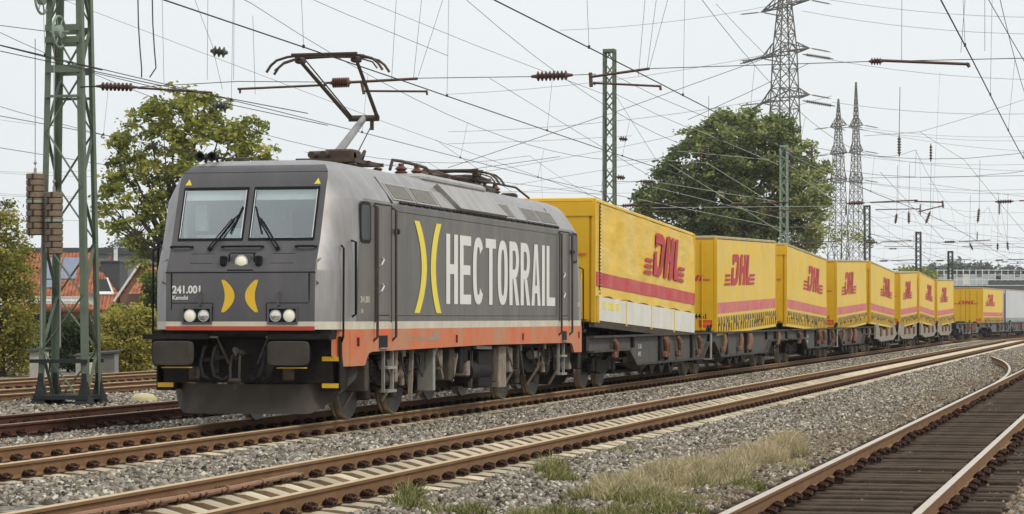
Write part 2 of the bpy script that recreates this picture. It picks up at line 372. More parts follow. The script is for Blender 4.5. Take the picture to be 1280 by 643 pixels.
for k in range(len(ZL)-1):
    z = (ZL[k]+ZL[k+1])/2
    for i in range(n):
        j = (i+1) % n; sk = seg_kind(i)
        window = 2.71 <= z <= 3.49 and (sk == 0 or sk == nb-2)
        if window: continue
        if z < 1.515: mi = 3
        elif sk in ('front', 'rearface') or sk in (0, nb-2): mi = 0
        elif sk in (1, nb-3): mi = 0
        elif sk < 7 or sk >= nb-8: mi = 2
        else: mi = 1
        if z > 3.33:
            if mi == 1: mi = 2
            if z > 3.85 and mi == 0: mi = 2
        mb.f.append([k*n+i, k*n+j, (k+1)*n+j, (k+1)*n+i]); mb.m.append(mi)
mb.f.append([(len(ZL)-1)*n+i for i in range(n)]); mb.m.append(2)
body = mb.build('body', [M['gdark'], M['gside'], M['silver'], M['stripe']], loco, angle=28)
# dark livery field on the cab sides, its front edge raked
for sgn in (1, -1):
    m = MB(); X = 1.4925*sgn
    m.add([(X,.58,1.517),(X,2.5,1.517),(X,2.5,3.30),(X,.80,3.30),(X,.72,3.26)], [(0,1,2,3,4)]); m.build('livery_panel', M['gside'], body); m = MB()
    m.add([(X,L-.58,1.517),(X,L-2.5,1.517),(X,L-2.5,3.30),(X,L-.80,3.30),(X,L-.72,3.26)], [(0,1,2,3,4)])
    m.build('livery_panel', M['gside'], body)
# windscreens
def fy(z): return interp(z, Y0T)
for end in (0, 1):
    def fp(x, y, z): return (x, (y if end == 0 else L-y), z)
    # interior
    m = MB()
    m.add([fp(-1.3,1.5,2.3),fp(1.3,1.5,2.3),fp(1.3,1.5,3.6),fp(-1.3,1.5,3.6)], [(0,1,2,3)])
    m.add([fp(-1.3,1.5,3.56),fp(1.3,1.5,3.56),fp(1.05,.34,3.56),fp(-1.05,.34,3.56)], [(0,1,2,3)])
    m.add([fp(-1.3,1.5,2.5),fp(-1.3,1.5,3.56),fp(-1.08,.34,3.56),fp(-1.08,.2,2.5)], [(0,1,2,3)])
    m.add([fp(1.3,1.5,2.5),fp(1.3,1.5,3.56),fp(1.08,.34,3.56),fp(1.08,.2,2.5)], [(0,1,2,3)])
    m.add([fp(-1.3,.08,2.70),fp(1.3,.08,2.70),fp(1.3,1.5,2.6),fp(-1.3,1.5,2.6)], [(0,1,2,3)], 1)
    for bxs in ([(-.95,-.65,.45,.7,2.72,2.80),(-.98,-.80,.45,.55,2.86,3.25),(.25,.75,.35,.6,2.69,2.76),(-.5,-.15,.5,.8,2.68,2.9)]):
        x0,x1,ya,yb,za,zb = bxs; m.bx(x0, x1, *( (ya,yb) if end==0 else (L-yb, L-ya)), za, zb, 1)
    m.rbox(.35,.85,*((.95,1.2) if end==0 else (L-1.2,L-.95)),2.6,3.2,.05,2)
    m.build('cab_interior', [M['inter'], M['desk'], M['black2']], loco, smooth=False)
    for sx in (-1, 1):
        x0, x1 = .042*sx, 1.05*sx
        m = MB(); o = -.012
        def pl(x, z, off): 
            return fp(x, fy(z)+off, z)
        # frame
        fr = MB(); tb = .024
        for (xa, xb, za, zb) in ((x0, x1, 2.70, 2.735),(x0, x1, 3.455, 3.495),(x0, x0+tb*sx, 2.735, 3.455),(x1-tb*sx, x1, 2.735, 3.455)):
            a, b = min(xa, xb), max(xa, xb)
            vs = [pl(a,za,o),pl(b,za,o),pl(b,zb,o),pl(a,zb,o),pl(a,za,.03),pl(b,za,.03),pl(b,zb,.03),pl(a,zb,.03)]
            fr.add(vs, [(0,1,2,3),(4,7,6,5),(0,4,5,1),(1,5,6,2),(2,6,7,3),(3,7,4,0)], 0)
        for xa in (x0+tb*sx, x1-(tb+.012)*sx):
            a, b = sorted((xa, xa+.012*sx))
            fr.add([pl(a,2.74,o-.006),pl(b,2.74,o-.006),pl(b,3.45,o-.006),pl(a,3.45,o-.006)], [(0,1,2,3)], 1)
        win = fr.build('windscreen', [M['black2'], M['chrome']], loco, smooth=False)
        g = MB(); a, b = sorted((x0+tb*sx, x1-tb*sx))
        g.add([pl(a,2.735,.0),pl(b,2.735,.0),pl(b,3.455,.0),pl(a,3.455,.0)], [(0,1,2,3)])
        g.build('pane', M['glass'], win, smooth=False)
        g = MB(); g.add([pl(a,3.30,.05),pl(b,3.30,.05),pl(b,3.46,.05),pl(a,3.46,.05)], [(0,1,2,3)])
        g.build('sun_blind', M['blind'], win, smooth=False)
        # wiper
        wp = MB(); p0 = (.62*sx-.1*sx, fy(2.6)-.04, 2.585); p1 = (.20*sx, fy(3.0)-.045, 3.02)
        for dd in (-.03, .02):
            wp.tube([fp(p0[0]+dd, p0[1], p0[2]), fp(p1[0]+dd, p1[1], p1[2])], .009, 5)
        wp.tube([fp(p0[0]+.03, p0[1]-.005, p0[2]), fp(p1[0]+.0, p1[1], p1[2]+.0), fp(.14*sx, fy(3.08)-.03, 3.08)], .012, 5)
        wp.tube([fp(.10*sx, fy(3.2)-.02, 3.2), fp(.24*sx, fy(2.80)-.02, 2.80)], .012, 5)
        wp.tube([fp(p0[0], p0[1]+.06, p0[2]-.01), fp(p0[0], p0[1]-.02, p0[2]-.01)], .03, 8)
        wp.build('windscreen_wiper', M['black2'], loco)
        # headlamp clusters
        hc = .655*sx
        hb = MB()
        NY = -.345
        def q(xa, xb, za, zb, ya, yb, mi=0): hb.bx(xa, xb, *((ya+NY, yb+NY) if end == 0 else (L-yb-NY, L-ya-NY)), za, zb, mi)
        q(hc-.23, hc+.23, 1.475, 1.505, -.02, .0); q(hc-.23, hc+.23, 1.70, 1.73, -.02, .0)
        q(hc-.23, hc-.205, 1.505, 1.70, -.02, .0); q(hc+.205, hc+.23, 1.505, 1.70, -.02, .0); q(hc-.21, hc+.21, 1.50, 1.705, -.006, -.003, 1)
        hbm = hb.build('lamp_cluster', [M['gdark'], M['black2']], loco, smooth=False)
        for kx, mt, rr in ((hc+.105*sx, 'lamp', .082), (hc-.105*sx, 'lampshell', .075)):
            lm = MB(); s_ = -1 if end == 0 else 1; yb = NY if end == 0 else L-NY
            lm.lathe([(rr+.012, yb+s_*.008),(rr+.01, yb+s_*.022),(rr, yb+s_*.022)], (kx, 0, 1.60), 'y', 20, 1, False)
            lm.lathe([(rr, yb+s_*.016),(rr*.75, yb+s_*.026),(.001, yb+s_*.03)], (kx, 0, 1.60), 'y', 20, 0, False)
            lm.build('headlight', [M[mt], M['chrome']], loco)
    # centre lamp, panel seams, grab rails, couplers
    fm = MB()
    def fb(xa, xb, za, zb, dep=.012, mi=0, base=None):
        y = fy((za+zb)/2) if base is None else base
        fm.bx(xa, xb, *((y-dep, y+.01) if end == 0 else (L-y-.01, L-y+dep)), za, zb, mi)
    cx = 0.0
    fb(cx-.2, cx+.2, 2.50, 2.52, .004); fb(cx-.2, cx+.2, 2.25, 2.27, .004); fb(cx-.2, cx-.18, 2.27, 2.5, .004); fb(cx+.18, cx+.2, 2.27, 2.5, .004)
    fb(-1.15, 1.15, 2.222, 2.236, .004); fb(-1.06, -1.045, 1.52, 2.22, .004); fb(1.045, 1.06, 1.75, 2.22, .004)
    fb(-.42, -.408, 1.52, 1.78, .004); fb(.40, .412, 1.52, 1.78, .004); fb(-1.05,-.42,1.78,1.79,.004); fb(.41,1.05,1.78,1.79,.004)
    for s in (-1, 1): fb(s*.62-.17, s*.62+.17, 2.50, 2.506, .003); fb(s*.62-.17, s*.62+.17, 2.36, 2.366, .003)
    fb(-1.12, 1.12, 3.715, 3.722, .002)
    fm.build('front_seams', M['black2'], body, smooth=False)
    fm = MB()
    fb(-1.14, 1.14, 1.387, 1.447, .006, 0, NY-.003)
    fm.build('red_line', M['red'], body, smooth=False)
    fm = MB(); sgn = -1 if end == 0 else 1; yb = fy(2.385) if end == 0 else L-fy(2.385)
    y_ = fy(2.39)
    fb(cx-.14, cx+.14, 2.29, 2.48, .012, 0)
    fm.build('lamp_bezel', M['gdark'], loco, smooth=False)
    lm = MB(); lm.lathe([(.085, yb+sgn*(.014-0)), (.06, yb+sgn*.03), (.001, yb+sgn*.034)], (cx, 0, 2.385), 'y', 20, 0, False)
    lm.lathe([(.1, yb+sgn*.005),(.098, yb+sgn*.022),(.085, yb+sgn*.022)], (cx, 0, 2.385), 'y', 20, 1, False)
    lm.build('top_headlight', [M['lamp'], M['chrome']], loco)
    for s in (-1, 1):
        t = MB(); t.rbox(cx+s*.27-.045, cx+s*.27+.045, *((-.33, -.24) if end == 0 else (L+.24, L+.33)), 2.33, 2.47, .012); t.build('marker_box', M['black2'], loco)
    def rail(pts, r=.013, mt='gdark', nm='grab_rail'):
        t = MB(); t.tube([fp(*p) for p in pts], r, 6); return t.build(nm, M[mt], loco)
    for xa, xb, z in ((-1.12,-.80,2.61),(-.33,.29,2.61),(.80,1.10,2.61)):
        y = fy(z)
        rail([(xa,y,z),(xa,y-.05,z-.005),(xa+.03,y-.06,z),(xb-.03,y-.06,z),(xb,y-.05,z-.005),(xb,y,z)], .017, 'black2')
    for s in (-1, 1):
        rail([(s*1.18,-.2,2.43),(s*1.18,-.38,2.40),(s*1.18,-.40,2.10),(s*1.18,-.3,2.07)], .014, 'silver')
        rail([(s*.60,-.34,1.95),(s*.60,-.40,1.93),(s*.60,-.40,1.76),(s*.60,-.34,1.74)], .014, 'gdark')
        rail([(s*1.40,.12,2.62),(s*1.47,.0,2.58),(s*1.47,-.02,1.30),(s*1.40,.1,1.20)], .016, 'black2')
    # warning triangles
    for s in (-1, 1):
        t = MB(); z = 3.56; yy = fy(z)-.004; t.add([fp(s*1.0-.05, fy(3.53)-.004, 3.53), fp(s*1.0+.05, fy(3.53)-.004, 3.53), fp(s*1.0, fy(3.62)-.004, 3.62)], [(0,1,2)]); t.build('warning_triangle', M['yellowsign'], body, smooth=False)
    # yellow crescents on the nose
    for s in (-1, 1):
        t = MB(); K = 18; vs = []
        for k in range(K+1):
            q_ = 2*k/K-1; z = 1.885+q_*.235; xin = .235-.155*(1-q_*q_); wd = .045+.105*(1-q_*q_)**.8
            vs += [fp(cx+s*xin, fy(z)-.006, z), fp(cx+s*(xin+wd), fy(z)-.006, z)]
        t.add(vs, [(2*k, 2*k+1, 2*k+3, 2*k+2) for k in range(K)]); t.build('crescent_emblem', M['logo'], body, smooth=False)
    if end == 0:
        text_mesh('fleet_number', '241.001', .15, body, M['white'], (-1.04, fy(1.95)-.008, 1.93), R_FRONT, .95, .006)
        text_mesh('name_lettering', 'Kenobi', .085, body, M['white'], (-1.04, fy(1.84)-.008, 1.835), R_FRONT, 1, .002)
    # buffer beam, buffers
    t = MB()
    FS = -.14
    def fbx(xa, xb, ya, yb_, za, zb, mi=0, mbb=None): (mbb or t).bx(xa, xb, *((ya+FS, yb_+FS) if end == 0 else (L-yb_-FS, L-ya-FS)), za, zb, mi)
    fp0 = fp
    def fp(x, y, z, f=fp0): return f(x, y-.14, z)
    fbx(-1.30, 1.30, .12, .5, .62, 1.40); fbx(-1.36, 1.36, -.12, .25, 1.30, 1.385); fbx(-1.44, -1.20, .0, .3, .95, 1.3); fbx(-.42, .42, -.16, .1, 1.335, 1.375)
    fbx(-1.42,-.5,-.42,-.06,1.26,1.33); fbx(.5,1.42,-.42,-.06,1.26,1.33)
    for s in (-1, 1):
        fbx(s*.32-.06, s*.32+.06, -.25, .12, .62, 1.25) if False else None
    t.build('buffer_beam', M['black'], loco, smooth=False)
    for s in (-1, 1):
        t = MB(); sg = -1 if end == 0 else 1; yb = 0 if end == 0 else L
        t.lathe([(.15, yb+sg*-.12),(.15, yb+sg*.3),(.12, yb+sg*.3),(.12, yb+sg*.72)], (s*.875, 0, 1.06), 'y', 16)
        bf = t.build('buffer', M['black'], loco)
        t = MB(); ya, yb2 = ((-.78, -.715) if end == 0 else (L+.715, L+.78))
        pr = superring(.62, .35, 28, 7); cc = (s*.875-.31, 1.06-.175)
        rr = [[(cc[0]+(x-.31)*k+.31, y, cc[1]+(z-.175)*k+.175) for x, z in pr] for y, k in (((ya, .95),(ya+.012, 1),(yb2, 1)) if end == 0 else ((ya, 1),(yb2-.012, 1),(yb2, .95)))]
        t.loft(rr, True, True); t.build('buffer_plate', M['plough'], bf, angle=40)
        t = MB(); fbx(s*.875-.2, s*.875+.2, -.55, -.35, .845, .857, 0, t); t.build('grease_stripe', M['logo'], bf, smooth=False)
        # black step housing with two yellow treads
        t = MB(); xo = s*1.27
        fbx(xo-.15, xo+.15, .44, .48, .52, 1.30, 0, t); fbx(xo-.15, xo-.125, .14, .46, .52, 1.30, 0, t); fbx(xo+.125, xo+.15, .14, .46, .52, 1.30, 0, t); fbx(xo-.15, xo+.15, .14, .17, .50, .54, 0, t)
        st = t.build('step_frame', M['black'], loco, smooth=False)
        for z in (.585, .975):
            t = MB(); fbx(xo-.122, xo+.122, .11, .44, z-.035, z+.03, 0, t); t.build('step_tread', M['yellowp'], st, smooth=False)
    # coupling hook + hoses
    t = MB(); 
    t.tube([fp(-.02,.1,1.05), fp(-.02,-.25,1.05), fp(-.02,-.33,1.10), fp(-.02,-.38,1.02), fp(-.02,-.30,.97)], [.06,.055,.05,.04,.02], 8)
    for s in (-.055, .055): t.tube([fp(-.02+s,-.30,1.02), fp(-.02+s*1.3,-.36,.85), fp(-.02+s*1.2,-.36,.68)], .02, 6)
    t.tube([fp(-.11,-.36,.66), fp(.07,-.36,.66)], .035, 8); t.tube([fp(-.02,-.36,.66), fp(-.02,-.34,.54)], .025, 6)
    t.build('screw_coupling', M['plough'], loco)
    for sx, x0 in ((1,-.55),(1,-.38),(-1,.36),(-1,.52)):
        t = MB(); t.tube([fp(x0,.05,1.2), fp(x0-.02*sx,-.16,1.12), fp(x0-.03*sx,-.28,.9), fp(x0+.03*sx,-.32,.72), fp(x0+.13*sx,-.26,.66), fp(x0+.22*sx,-.18,.72)], .032, 8)
        t.build('brake_hose', M['black2'], loco)
    for s in (-1, 1):
        t = MB(); t.bar(fp(s*.40,-.08,1.3), fp(s*.22,-.05,.9), .03); t.bar(fp(s*.30,0,1.0), fp(s*.62,0,.95), .05)
        t.rbox(s*.72-.08, s*.72+.08, *((-.32,-.22) if end == 0 else (L+.22, L+.32)), .66, .86, .02)
        t.rbox(s*.42-.12, s*.42+.0, *((-.1,.12) if end == 0 else (L-.12, L+.1)), .75, 1.1, .02)
        t.build('front_fitting', M['dgrey'], loco)
        t = MB(); fbx(s*.48-.11, s*.48+.11, -.12, -.07, 1.275, 1.305, 0, t); t.build('coupler_socket', M['dusty'], loco, smooth=False)
    # snow plough
    t = MB(); K = 24; ra = []; rb = []; rc = []
    for k in range(K+1):
        q_ = 2*k/K-1; x = 1.42*math.copysign(abs(q_)**.9, q_); ed = max(0, abs(x)-.95)/.47
        y = -.05+.12*abs(x)+.75*ed**1.3
        zb = .17+.50*ed**1.6; zt = .60+.26*ed
        ra.append(fp(x, y, zb)); rb.append(fp(x, y+.10, (zb+zt)/2)); rc.append(fp(x, y+.07, zt))
    t.loft([ra, rb, rc], False); m2 = [fp(0,0,0)]
    t.loft([[ (p[0], p[1]+(.03 if end == 0 else -.03), p[2]) for p in rr] for rr in (ra, rb, rc)], False)
    t.loft([ra, [(p[0], p[1]+(.03 if end == 0 else -.03), p[2]) for p in ra]], False); t.loft([rc, [(p[0], p[1]+(.03 if end == 0 else -.03), p[2]) for p in rc]], False)
    t.build('snow_plough', M['plough'], loco, angle=50)
# orange side skirts
for s in (-1, 1):
    X0, X1 = 1.44*s, 1.492*s
    prof = [(-.0,1.40),(-.0,1.33),(.15,.86),(.95,.86),(1.02,.88),(1.10,.98),(1.2,1.04),(1.35,1.06),(8.35,1.09),(L-1.35,1.06),(L-1.2,1.04),(L-1.1,.98),(L-1.02,.88),(L-.95,.86),(L-.15,.86),(L,1.33),(L,1.40)]
    prof = [(.25,1.40),(.25,.86)]+prof[3:14]+[(L-.25,.86),(L-.25,1.40)]
    t = MB(); t.prism(prof, lambda u, v, d: (d, u, v), X0, X1); sk = t.build('skirt', M['orange'], loco, smooth=False)
    # skirt wrapping the corner
    t = MB(); c = [(1.30,-.06),(1.43,.10),(1.49,.27)]
    t.loft([[(s*x, y, 1.40) for x, y in c],[(s*x, y, 1.02) for x, y in c],[(s*1.42,.14,.86),(s*1.45,.18,.86),(s*1.49,.27,.86)]], False)
    c = [(x, L-y) for x, y in c]
    t.build('skirt_corner', M['orange'], loco); t = MB()
    t.loft([[(s*x, y, 1.40) for x, y in c],[(s*x, y, 1.02) for x, y in c],[(s*1.42,L-.14,.86),(s*1.45,L-.18,.86),(s*1.49,L-.27,.86)]], False)
    t.build('skirt_corner', M['orange'], loco)
    for y in (.62, 6.3, 11.15, 16.15):          # recessed jacking points
        t = MB(); X = 1.4945*s; 
        t.add([(X,y-.14,1.12),(X,y+.14,1.12),(X,y+.14,1.31),(X,y-.14,1.31)], [(0,1,2,3)], 0)
        t.add([(X+.001*s,y-.05,1.15),(X+.001*s,y+.08,1.15),(X+.001*s,y+.08,1.28),(X+.001*s,y-.05,1.28)], [(0,1,2,3)], 1)
        t.build('jacking_point', [M['orange2'], M['black']], sk, smooth=False)
    for y in (1.94, L-1.94):                    # foot niche below each door
        t = MB(); X = 1.4945*s
        t.add([(X,y-.24,1.10),(X,y+.24,1.10),(X,y+.24,1.30),(X,y-.24,1.30)], [(0,1,2,3)], 0)
        t.add([(X,y-.28,1.30),(X,y+.28,1.30),(X,y+.28,1.40),(X,y-.28,1.40)], [(0,1,2,3)], 1)
        t.bx(1.49*s, 1.53*s, y-.22, y+.22, 1.095, 1.115, 2)
        t.build('foot_niche', [M['black2'], M['orange2'], M['galv']], sk, smooth=False)
    # doors with handrails
    for yd in (1.94, L-1.94):
        X = 1.492*s
        t = MB(); t.bx(X, X+.006*s, yd-.42, yd+.42, 1.53, 3.28)
        dr = t.build('door', M['gside'], loco, smooth=False)
        t = MB()
        for (a, b, c_, d_) in ((yd-.44,yd-.42,1.50,3.30),(yd+.42,yd+.44,1.50,3.30),(yd-.44,yd+.44,3.28,3.30)): t.bx(X, X+.010*s, a, b, c_, d_)
        t.add([(X+.0085*s, yd-.30, 1.60),(X+.0085*s, yd+.30, 1.60),(X+.0085*s, yd+.30, 1.615),(X+.0085*s, yd-.30, 1.615)], [(0,1,2,3)])
        t.build('door_seal', M['black2'], dr, smooth=False)
        t = MB()
        for z in (1.95, 2.35): t.tube([(X+.01*s, yd-.25, z), (X+.05*s, yd-.25, z+.02), (X+.05*s, yd-.12, z+.10), (X+.01*s, yd-.08, z+.13)], .014, 6)
        t.build('door_handle', M['chrome'], dr)
        for yy in (yd-.50, yd+.50):
            t = MB(); t.tube([(X-.01*s, yy, 3.27), (X+.06*s, yy, 3.23), (X+.06*s, yy, 1.28), (X-.01*s, yy, 1.22)], .022, 8); t.build('handrail', M['bronze'], loco)
        t = MB(); t.rbox(*sorted((X, X+.07*s)), yd+.60, yd+.72, 2.86, 2.95, .02); t.build('side_lamp', M['black2'], loco)
    for yd in (1.0, L-1.0):
        X = 1.494*s; t = MB(); pr = superring(.56, .62, 28, 6)
        sh = lambda v: -.0
        t.prism([(yd-.28+u, 2.68+v) for u, v in pr], lambda u, v, d: (d, u, v), X, X+.008*s)
        wn = t.build('side_window_frame', M['black2'], loco, smooth=False)
        pr = superring(.46, .52, 28, 6); t = MB(); t.prism([(yd-.23+u, 2.73+v) for u, v in pr], lambda u, v, d: (d, u, v), X+.008*s, X+.012*s)
        t.build('side_window_pane', M['glassd'], wn, smooth=False)
    for y in (.45,):
        t = MB(); t.tube([(1.47*s, y-.08, 2.70),(1.54*s, y-.08, 2.68),(1.54*s, y-.08, 1.62),(1.47*s, y-.08, 1.58)], .02, 6); t.build('handrail', M['black2'], loco)
    # lettering
    def sf(u, v, d, s=s): return (1.4975*s, u if s > 0 else L-u, v)
    t = MB(); y = 5.62; hts = 1.17; 
    wid = {'I': .27}; ys = 5.62; tot = 9*.76+.27; gap = (13.90-5.62-tot)/9
    for ch in 'HECTORRAIL':
        wd = wid.get(ch, .76)
        letter(t, ch, wd, hts, .25, .165, (lambda yy: (lambda u, v, d: sf(yy+u, 1.80+v*(1+0), d)))(ys), 0); ys += wd+gap
    t.build('company_lettering', M['white'], body, smooth=False)
    for (ya, yb_, bulge) in ((3.82, 0, .44), (5.16, 0, -.35)):
        t = MB(); K = 26; vs = []
        for k in range(K+1):
            q_ = 2*k/K-1; z = 2.38+q_*.735; wdt = .155; yc = ya+bulge*(1-q_*q_)
            vs += [sf(yc-wdt, z, 0), sf(yc+wdt, z, 0)]
        t.add(vs, [(2*k, 2*k+1, 2*k+3, 2*k+2) for k in range(K)]); t.build('curved_bar_emblem', M['logo2'], body, smooth=False)
    # side seams
    t = MB(); X = 1.4930*s
    for (a, b, c_, d_) in ((2.62,L-2.62,3.215,3.222),(2.62,L-2.62,1.60,1.607),(2.62,2.63,1.60,3.22),(L-2.63,L-2.62,1.60,3.22)): t.bx(X, X+.0015*s, a, b, c_, d_)
    t.build('side_seam', M['black2'], body, smooth=False)
    if s > 0:
        text_mesh('number_lettering', '241.001', .13, body, M['stripe'], (1.4975, .74, 1.80), R_SIDE, 1.2, .004)
        text_mesh('class_lettering', '241', .09, body, M['stripe'], (1.4975, .76, 1.64), R_SIDE, 1, .002)
        text_mesh('rear_number_lettering', '241.001', .12, body, M['stripe'], (1.4975, L-.72, 1.80), R_SIDE, .8, .004)
        text_mesh('data_lettering', '97 74 0241 001-6 S-HRAB', .13, sk, M['paleletter'], (1.4950, 3.15, 1.19), R_SIDE, 1.25, .003)
        t = MB(); t.add([(1.4952,4.85,1.2),(1.4952,5.1,1.2),(1.4952,5.1,1.34),(1.4952,4.85,1.34)], [(0,1,2,3)]); t.build('data_plate', M['galv'], sk, smooth=False)
# roof slope grilles (on the tilted cant panels)
slope_n = Vector((math.cos(math.atan2(3.80-3.33, 1.49-1.14)+0)*0+.80, 0, .60))
def sl_pt(y, t, off, s=1):
    x = lerp(1.475, 1.155, t); z = lerp(3.345, 3.79, t)
    return ((x+.8*off)*s, y, z+.6*off)
def sl_plate(mbb, y0, y1, t0, t1, o0, o1, s, mi=0):
    vs = [sl_pt(y0,t0,o0,s),sl_pt(y1,t0,o0,s),sl_pt(y1,t1,o0,s),sl_pt(y0,t1,o0,s),sl_pt(y0,t0,o1,s),sl_pt(y1,t0,o1,s),sl_pt(y1,t1,o1,s),sl_pt(y0,t1,o1,s)]
    mbb.add(vs, [(0,1,2,3),(4,7,6,5),(0,4,5,1),(1,5,6,2),(2,6,7,3),(3,7,4,0)], mi)
XS = XT+1.32
def sy(px): return onX(px, 240, XS)[0]-YL
for s in (1, -1):
    for a, b, g in ((482,510,1),(512,540,1),(542,562,0),(618,636,1),(637,650,0),(652,668,1),(669,690,1)):
        t = MB(); y0, y1 = sy(a), sy(b)
        sl_plate(t, y0, y1, .10, .72, .003, .02, s, 0)
        if g: sl_plate(t, y0+.08, y1-.08, .16, .66, .021, .028, s, 1)
        t.build('roof_grille' if g else 'roof_side_panel', [M['silver2'], M['grille']], loco, smooth=False)
    t = MB(); y0, y1 = sy(552), sy(622)
    vs = [sl_pt(y0+.5,.06,.01,s),sl_pt(y1,.06,.01,s),sl_pt(y1-.5,.95,.01,s),sl_pt(y0,.95,.01,s),sl_pt(y0+.5,.06,.09,s),sl_pt(y1,.06,.09,s),sl_pt(y1-.5,.95,.09,s),sl_pt(y0,.95,.09,s)]
    t.add(vs, [(0,1,2,3),(4,7,6,5),(0,4,5,1),(1,5,6,2),(2,6,7,3),(3,7,4,0)]); t.build('roof_hood_side', M['silver2'], loco, smooth=False)
    t = MB(); y = 2.9
    while y < L-2.6:
        sl_plate(t, y, y+.38, .0, .05, .004, .03, s); y += .46
    t.build('cant_rail_clips', M['black2'], loco, smooth=False)
    t = MB(); sl_plate(t, 2.45, 2.50, -.02, .9, .003, .012, s); sl_plate(t, L-2.5, L-2.45, -.02, .9, .003, .012, s); sl_plate(t, 2.5, L-2.5, .78, .80, .003, .008, s)
    t.build('roof_joint', M['black2'], loco, smooth=False)
t = MB(); t.rbox(-1.05, 1.05, sy(548), sy(626), 3.85, 3.99, .05); t.build('roof_hood', M['silver2'], loco)
# horns, roof equipment
for x in (-.98, -.80):
    t = MB(); t.lathe([(.02, .25),(.03, .05),(.05, -.06),(.07, -.10),(.07,-.11),(.05,-.105),(.02,0)], (x, .75, 3.98), 'y', 16); t.tube([(x,.9,3.9),(x,.9,4.01)], .02, 6); t.build('horn', M['black'], loco)
t = MB(); t.lathe([(.05,0),(.12,.02),(.12,.06),(.02,.08)], (-.55,1.3,3.93), 'z', 14); t.build('roof_aerial', M['dgrey'], loco)
def pantograph(y0, up):
    fr = MB(); zb = 4.10
    for x in (-.42, .42): fr.bar((x,y0-.45,zb),(x,y0+1.1,zb),.07,.06)
    for y in (y0-.45, y0+.35, y0+1.1): fr.bar((-.5,y,zb),(.5,y,zb),.07,.06)
    for x in (-.42,.42):
        for y in (y0-.4, y0+1.05): fr.lathe([(.06,0),(.09,.02),(.06,.04),(.09,.06),(.06,.08),(.09,.10),(.05,.13)], (x,y,3.93), 'z', 10, 1)
    fr.tube([(-.35,y0,zb+.07),(.35,y0,zb+.07)], .085, 12); fr.rbox(-.15,.35,y0-.1,y0+.35,zb,zb+.2,.03)
    for x in (-.3,-.1): fr.tube([(x,y0-.3,zb+.10),(x,y0+.5,zb+.16)], .06, 10)
    fr.tube([(.3,y0+.3,zb),(.33,y0+.6,zb+.2),(.2,y0+.9,zb+.1)], .03, 6)
    base = fr.build('pantograph_frame', [M['bronze'], M['redins']], loco)
    if up:
        a = Vector((0,y0+.1,4.22)); k = Vector((0,y0+1.65,4.93)); hd = Vector((0,y0-.35,5.76))
    else:
        a = Vector((0,y0+.1,4.18)); k = Vector((0,y0+1.7,4.27)); hd = Vector((0,y0-.25,4.33))
    t = MB(); t.tube([a, k], [.075,.055], 12); t.build('lower_arm', M['silver'] if up else M['bronze'], base)
    t = MB(); t.tube([a+Vector((.16,.55,.0)), k+Vector((.14,-.08,-.16))], .011, 6); t.tube([k+Vector((.14,0,-.03)), k+Vector((.14,.0,-.2))], .035, 8); t.build('guide_rod', M['bronze'], base)
    t = MB(); t.tube([k-Vector((.26,0,0)), k+Vector((.26,0,0))], .055, 10)
    for sx in (-1, 1): t.tube([k+Vector((sx*.24,0,0)), hd+Vector((sx*.47,.05,-.06))], [.036,.03], 8)
    t.tube([k+Vector((-.20,0,.02)), hd+Vector((-.42,.12,-.02))], .012, 6)
    t.build('upper_arm', M['bronze'], base)
    hm = MB()
    for dy in (-.19, .19):
        hm.tube([hd+Vector((x, dy, z)) for x, z in ((-.975,-.24),(-.90,-.13),(-.80,-.05),(-.62,.0),(-.5,.012),(0,.03),(.5,.012),(.62,.0),(.80,-.05),(.90,-.13),(.975,-.24))], .022, 6)
        hm.box(hd+Vector((0,dy,.04)), (1.1,.05,.03))
    for sx in (-1, 1):
        hm.tube([hd+Vector((sx*.47,-.2,-.0)), hd+Vector((sx*.47,.2,-.0))], .03, 8); hm.rbox(hd.x+sx*.47-.07,hd.x+sx*.47+.07,hd.y-.08,hd.y+.12,hd.z-.09,hd.z,.02)
        hm.tube([hd+Vector((sx*.55,0,-.03)), hd+Vector((sx*.75,0,-.09)), hd+Vector((sx*.86,-.12,-.2))], .014, 6)
    hm.build('collector_head', M['bronze'], base)
pantograph(4.2, True); pantograph(L-4.8, False)
# busbars, insulators, clutter on the roof
for y, x in ((6.2,.55),(7.0,.60),(7.9,.5),(10.2,.3),(13.2,.45)):
    t = MB(); t.lathe([(.09,0),(.12,.03),(.07,.06),(.12,.09),(.07,.12),(.11,.15),(.05,.2),(.05,.24)], (x,y,3.94), 'z', 12); t.build('roof_insulator', M['redins'], loco)
t = MB(); t.tube([(.5,5.7,4.05),(.5,5.85,4.22),(.55,6.2,4.22),(.60,7.0,4.20),(.62,7.5,4.18),(.7,7.9,4.0)], .03, 6); t.tube([(.5,7.9,4.18),(.4,9,4.2),(.3,10.2,4.2),(.35,11.5,4.2),(.45,13.2,4.2),(.7,13.9,4.15),(.9,14.2,3.95)], .022, 6)
t.tube([(.1,9.4,4.16),(.1,10.6,4.22),(.15,11.6,4.2)], .05, 8); t.build('busbar', M['bronze'], loco)
for x0, y0, dx, dy, dz in ((-.3,8.6,.5,.6,.16),(.2,12.0,.4,.7,.14),(.35,14.0,.3,.3,.12),(-.7,2.5,.5,.5,.1)):
    t = MB(); t.rbox(x0,x0+dx,y0,y0+dy,3.93,3.93+dz,.03); t.build('roof_box', M['dgrey'], loco)
